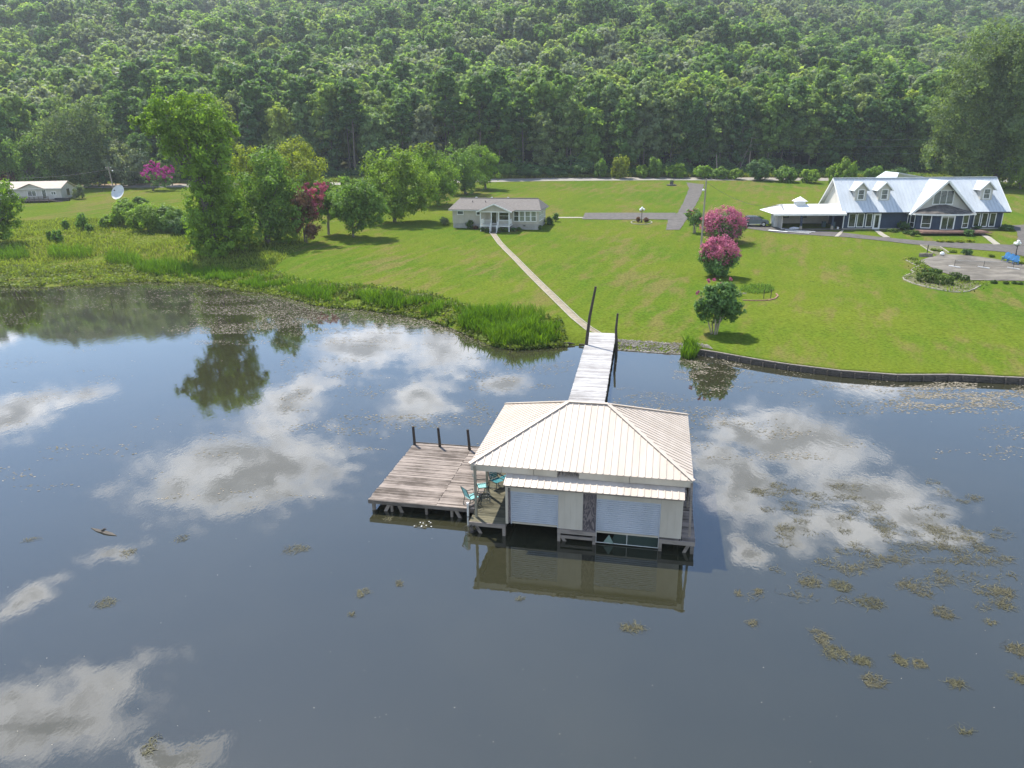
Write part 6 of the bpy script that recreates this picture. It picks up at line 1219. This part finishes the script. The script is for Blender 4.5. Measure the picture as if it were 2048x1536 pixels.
# ------------------------------------------------------------------ patio
strip('patio', [(1838, 522), (1860, 515), (1884, 509.5), (1929, 510.5), (1965, 515), (1999, 520), (2048, 530), (2110, 540)], [(1841, 524), (1858, 533), (1879, 544), (1912, 553), (1943, 561), (1995, 562), (2048, 562.5), (2110, 563)], M_CONC2, .07, 6)
bedpx = [(1812, 521), (1824, 527), (1837, 533), (1827, 537), (1822, 541), (1829, 545), (1815, 550), (1806, 555), (1808, 559.5), (1827, 568), (1858, 576), (1880, 580.5), (1901, 584), (1920, 585), (1936, 583), (1950, 578), (1961, 571)]
kerb_ring('bed_edging', 'curving pale stone edging round the patio hedge bed', [G(*p) for p in bedpx], M_CONC, False)
inner = [(1839, 522), (1842, 526), (1846, 531), (1849, 536), (1852, 540), (1856, 544), (1860, 547), (1866, 549), (1872, 551), (1880, 553), (1890, 556), (1900, 558), (1910, 560), (1920, 561), (1930, 562), (1942, 563), (1955, 565)]
M_BED = weathered('mulched planting bed', (.075, .085, .030), (.17, .15, .08), 2.2, .95, bmp=.4); strip('planting_bed', bedpx, inner, M_BED, .05, 8)
P = []
for a, b_ in zip(bedpx, inner):
    A, B_ = G(*a), G(*b_)
    for _ in range(95): q = A.lerp(B_, PR.random()); P.append((q.x + PR.normal() * .35, q.y + PR.normal() * .45))
P = ground_z(np.array(P)); P[:, 2] += .06 + .16 * PR.random(len(P)); V, F, T = leaf_arrays(P, PR.normal(size=P.shape) * .5 + np.array([0, 0, .7]), .06 + .09 * PR.random(len(P)), PR.random(len(P)), PR); tag(link(bpy.data.objects.new('ground_cover', np_mesh('ground_cover', V, F, M_MARSH, T))), 'low green ground cover filling the patio bed', 'ground cover', kind='stuff')
strip('planting_bed', [(1842, 490.5), (1862, 503), (1872, 511)], [(1880, 492.5), (1888, 500), (1896, 508)], M_BED, .045, 5); kerb_ring('bed_edging', 'pale kerb lines flanking the short patio path', [G(*p) for p in [(1841, 490.5), (1855, 500), (1866, 506)]], M_CONC, False)
kerb_ring('bed_edging', 'pale kerb along the drive side of the patio path', [G(*p) for p in [(1841, 490.5), (1862, 492), (1880, 494), (1890, 500), (1898, 506)]], M_CONC, False)
for (bx_, by_, r, lb) in ((1868, 502, 6, 'pale tuft in the small bed before the patio'), (1880, 504, 5, 'second pale tuft in the small bed before the patio'), (1905, 505, 7, 'pale spreading plant at the patio entrance'), (1826, 520, 8, 'pale plant at the pointed end of the bed'), (1835, 528, 7, 'pale plant in the narrow part of the bed'), (1982, 514, 6, 'pale plant on the house edge of the patio'), (1845, 536, 6, 'green plant between bed edging and patio'), (2040, 528, 8, 'leafy plant behind the blue chairs')):
    bush('bed_plant', lb, (bx_, by_), r, M_MARSH, 5, None, 1.0, .12)
b = G(1851, 514); o = thing('stone_bench', 'low rounded stone bench at the corner of the patio', 'bench', b)
for i in range(7):
    for j in range(2): a = -.2 + i * .42; MB().slab([(.95 * math.cos(a), .55 * math.sin(a), .25 + j * .25), (.95 * math.cos(a + .40), .55 * math.sin(a + .40), .25 + j * .25), (.35 * math.cos(a + .40), .2 * math.sin(a + .40), .25 + j * .25), (.35 * math.cos(a), .2 * math.sin(a), .25 + j * .25)], .24, Vector((0, 0, 1))).obj('stone', weathered('fieldstone', (.17, .14, .105), (.30, .26, .20), 3, .9, var=.2), o)
b = G(1854, 507); tag(MB().tube([(0, 0, -.2), (0, 0, 1.25)], .06, 8).obj('garden_post', M_BLACK), 'short black post in the bed behind the stone bench', 'post').location = b
b = G(1883.5, 512); o = thing('globe_light', 'white globe light standing on the patio corner', 'lamp', b); MB().lathe([(.3 * math.sin(t_), .32 - .3 * math.cos(t_)) for t_ in np.linspace(.01, 3.13, 9)], 14).obj('globe', M_GLOBE, o, True); MB().lathe([(0, 0), (.16, 0), (.14, .1), (0, .1)], 10).obj('base', M_BLACK, o)
# low game net across the patio
A, B_ = G(1908, 535), G(2026, 538.5); A.z += .08; B_.z = H(B_.x, B_.y) + .08; o = thing('game_net', 'low game net with white feet stretched across the patio', 'net', A); d = B_ - A; M_NET = mat('thin dark netting', lambda t: t('ShaderNodeMixShader', {0: .13, 1: t('ShaderNodeBsdfTransparent').outputs[0], 2: pbsdf(t, (.06, .06, .06), .7).outputs[0]}))
MB().slab([(0, 0, .1), d + Vector((0, 0, .1)), d + Vector((0, 0, .82)), (0, 0, .82)], .006, Vector((0, -1, 0))).obj('netting', M_NET, o); MB().beam((0, 0, .84), d + Vector((0, 0, .84)), .03, .05).obj('net_tape', M_CPWALL, o)
for k in (0, .5, 1): p = d * k; MB().tube([p, p + Vector((0, 0, .9))], .025, 8).obj('net_post', M_BLACK, o); MB().beam(p + Vector((-.25, .75, .06)), p + Vector((.3, -.75, .06)), .14, .08).obj('net_foot', M_WHITE, o)
# blue garden chairs
M_BLUE = weathered('bright blue painted wood', (.020, .15, .36), (.035, .21, .46), 3, .5)
def adirondack(label, base, rz):
    b = G(*base); b.z += .07; o = thing('garden_chair', label, 'chair', b, rz, 'blue garden chairs on the patio')
    for i in range(5): x = -.24 + i * .12; MB().slab([(x - .05, .16, .26), (x + .05, .16, .26), (x + .055, .62, 1.05 + .06 * (2 - abs(i - 2))), (x - .055, .62, 1.05 + .06 * (2 - abs(i - 2)))], .025, Vector((0, -.86, .5))).obj('back_slat', M_BLUE, o)
    for i in range(5): y = -.32 + i * .105; z = .40 - i * .03; MB().box(-.28, .28, y, y + .09, z - .02, z).obj('seat_slat', M_BLUE, o)
    for s in (-1, 1):
        MB().box(s * .36 - .07, s * .36 + .07, -.40, .36, .56, .585).obj('arm', M_BLUE, o); MB().box(s * .31 - .025, s * .31 + .025, -.36, -.27, 0, .555).obj('leg', M_BLUE, o); MB().beam((s * .30, -.34, .36), (s * .30, .55, .05), .03, .11).obj('leg', M_BLUE, o); MB().box(s * .31 - .02, s * .31 + .02, .24, .32, .12, .555).obj('arm_support', M_BLUE, o)
adirondack('blue wooden garden chair, end one beside open patio', (2010, 523), -.9); adirondack('middle blue wooden garden chair of three', (2020, 526.5), -.8); adirondack('blue wooden garden chair nearest the leafy plant', (2030, 530), -.7)
# small flower bed on the lawn
kerb_ring('bed_edging', 'low brick edging of the small weedy bed behind the green crape myrtle', [G(*p) for p in [(1485, 601), (1510, 602), (1535, 601.5), (1550, 598), (1556, 592), (1552, 588)]], weathered('red brick edging', (.22, .11, .075), (.34, .20, .14), 3, .9), False, .12, .12, .45)
P = ground_z(px_ellipse(700, 1513, 591, 34, 9)); V, F, T = blades(P, .35, .04, .6); V2, F2, T2 = blades(ground_z(px_ellipse(26, 1525, 594, 22, 4)), 1.25, .02, .1); V, F, T = joined([(V, F, T), (V2, F2, T2 * .3)]); tag(link(bpy.data.objects.new('weedy_plants', np_mesh('weedy_plants', V, F, M_MID, T))), 'weedy plants and dry stalks in the small brick edged bed', 'weeds', kind='stuff')
for (px, lb) in ((1527, 'thin dark stake in the weedy brick edged bed'), (1541, 'thicker dark stake near the brick corner of the weedy bed')): b = G(px, 597); tag(MB().tube([(0, 0, -.2), (.03, 0, 1.0)], .04, 6).obj('garden_stake', M_POST), lb, 'stake').location = b
b = G(1480, 592); o = thing('driftwood', 'grey twisted driftwood piece in the weedy bed behind the crape myrtle', 'driftwood', b)
for i in range(5): a = i * 1.3; MB().tube([(0, 0, .1), (.4 * math.cos(a), .3 * math.sin(a), .35), (.8 * math.cos(a + .3), .5 * math.sin(a), .3)], [.07, .05, .02], 6).obj('root', M_PALEBARK, o)
# ------------------------------------------------------------------ chairs and things on the boathouse porch
M_TURQ = weathered('turquoise chair sling', (.16, .42, .42), (.24, .52, .50), 4, .6); M_TEALF = weathered('deep teal chair sling', (.012, .16, .20), (.02, .22, .26), 4, .6); M_FRAME = weathered('thin dark chair frame', (.02, .03, .03), (.05, .06, .06), 3, .5)
def W(u, v, z): return Matrix.Translation((BX, BY, 0)) @ Matrix.Rotation(BT, 4, 'Z') @ Vector((u, v, z))
def patio_chair(label, u, v, rz, m):
    o = thing('patio_chair', label, 'chair', W(u, v, ZD + .03), BT + rz, 'metal chairs on the boathouse porch')
    for i in range(5): y = -.24 + i * .10; MB().box(-.24, .24, y, y + .085, .42, .435).obj('seat_strap', m, o)
    for i in range(6): z = .48 + i * .085; MB().slab([(-.24, .25 + .03 * i, z), (.24, .25 + .03 * i, z), (.24, .275 + .03 * i, z + .07), (-.24, .275 + .03 * i, z + .07)], .012, Vector((0, -1, .3))).obj('back_strap', m, o)
    for s in (-1, 1):
        MB().tube([(s * .27, -.30, 0), (s * .27, -.28, .40), (s * .27, -.24, .64), (s * .27, .20, .66), (s * .27, .30, .60)], .018, 6).obj('arm', M_FRAME, o); MB().tube([(s * .26, .34, 0), (s * .26, .24, .42), (s * .26, .46, 1.02)], .018, 6).obj('leg', M_FRAME, o); MB().tube([(s * .26, -.28, .41), (s * .26, .25, .41)], .016, 6).obj('seat_rail', M_FRAME, o); MB().tube([(s * .27, -.30, 0), (s * .1, -.1, .02), (s * .26, .34, 0)], .014, 6).obj('foot_rail', M_FRAME, o)
    MB().tube([(-.26, .46, 1.02), (.26, .46, 1.02)], .018, 6).obj('back_rail', M_FRAME, o)
patio_chair('pale turquoise metal chair closest to the white pipe', -5.28, -2.95, 2.4, M_TURQ); patio_chair('pale turquoise metal chair between two others on the porch', -5.05, -1.7, 2.0, M_TURQ); patio_chair('deep teal metal chair beside the boathouse wall', -4.05, -.6, -.6, M_TEALF); patio_chair('deep teal metal chair half hidden by porch posts', -4.45, -1.0, .9, M_TEALF)
o = thing('white_pipe_post', 'white capped plastic pipe post between the platform and the porch', 'pipe', W(-5.22, -3.95, 0)); MB().tube([(0, 0, -.6), (0, 0, 1.20)], .05, 12).obj('pipe', MATS['white pipe'], o); MB().lathe([(.065, 1.16), (.065, 1.25), (0, 1.27)], 12).obj('cap', M_WHITE, o); MB().lathe([(.056, .5), (.062, .5), (.062, .54), (.056, .54)], 12).obj('clamp', M_BLACK, o)
o = thing('rope_coil', 'loose dark rope coil hanging at the porch corner above the water', 'rope', W(-5.1, -4.62, .30)); MB().tube([(.22 * math.cos(a) + .02 * a, -.02, .18 * math.sin(a) - .05) for a in np.linspace(0, 14, 40)], .012, 5).obj('rope', M_BLACK, o); MB().tube([(.2, 0, .1), (.25, .04, .25)], .012, 5).obj('rope_end', M_BLACK, o)
o = thing('wire_basket', 'round wire fish basket lying among the porch chairs', 'basket', W(-4.75, -2.6, ZD + .03))
for z in (.02, .2, .4): MB().tube([(.3 * math.cos(a), .3 * math.sin(a), z) for a in np.linspace(0, 6.3, 20)], .012, 5).obj('hoop', M_FRAME, o)
for i in range(12): a = i * .524; MB().tube([(.3 * math.cos(a), .3 * math.sin(a), .02), (.3 * math.cos(a), .3 * math.sin(a), .4)], .008, 4).obj('wire', M_FRAME, o)
# ------------------------------------------------------------------ hazy summer air
hb = MB().box(-700, 700, -60, 900, -4.0, 240.0).obj('haze', mat('hazy air', lambda t: t('ShaderNodeBsdfDiffuse'))); tag(hb, kind='stuff', label='thin bluish summer haze in the air', cat='haze')
hm = MATS['hazy air']; hn = NT(hm.node_tree); hn.n.clear(); ho = hn('ShaderNodeOutputMaterial'); vol = hn('ShaderNodeVolumePrincipled', {'Color': (.86, .93, 1.0, 1), 'Density': .0002, 'Anisotropy': .2}); hn.l.new(vol.outputs[0], ho.inputs['Volume'])
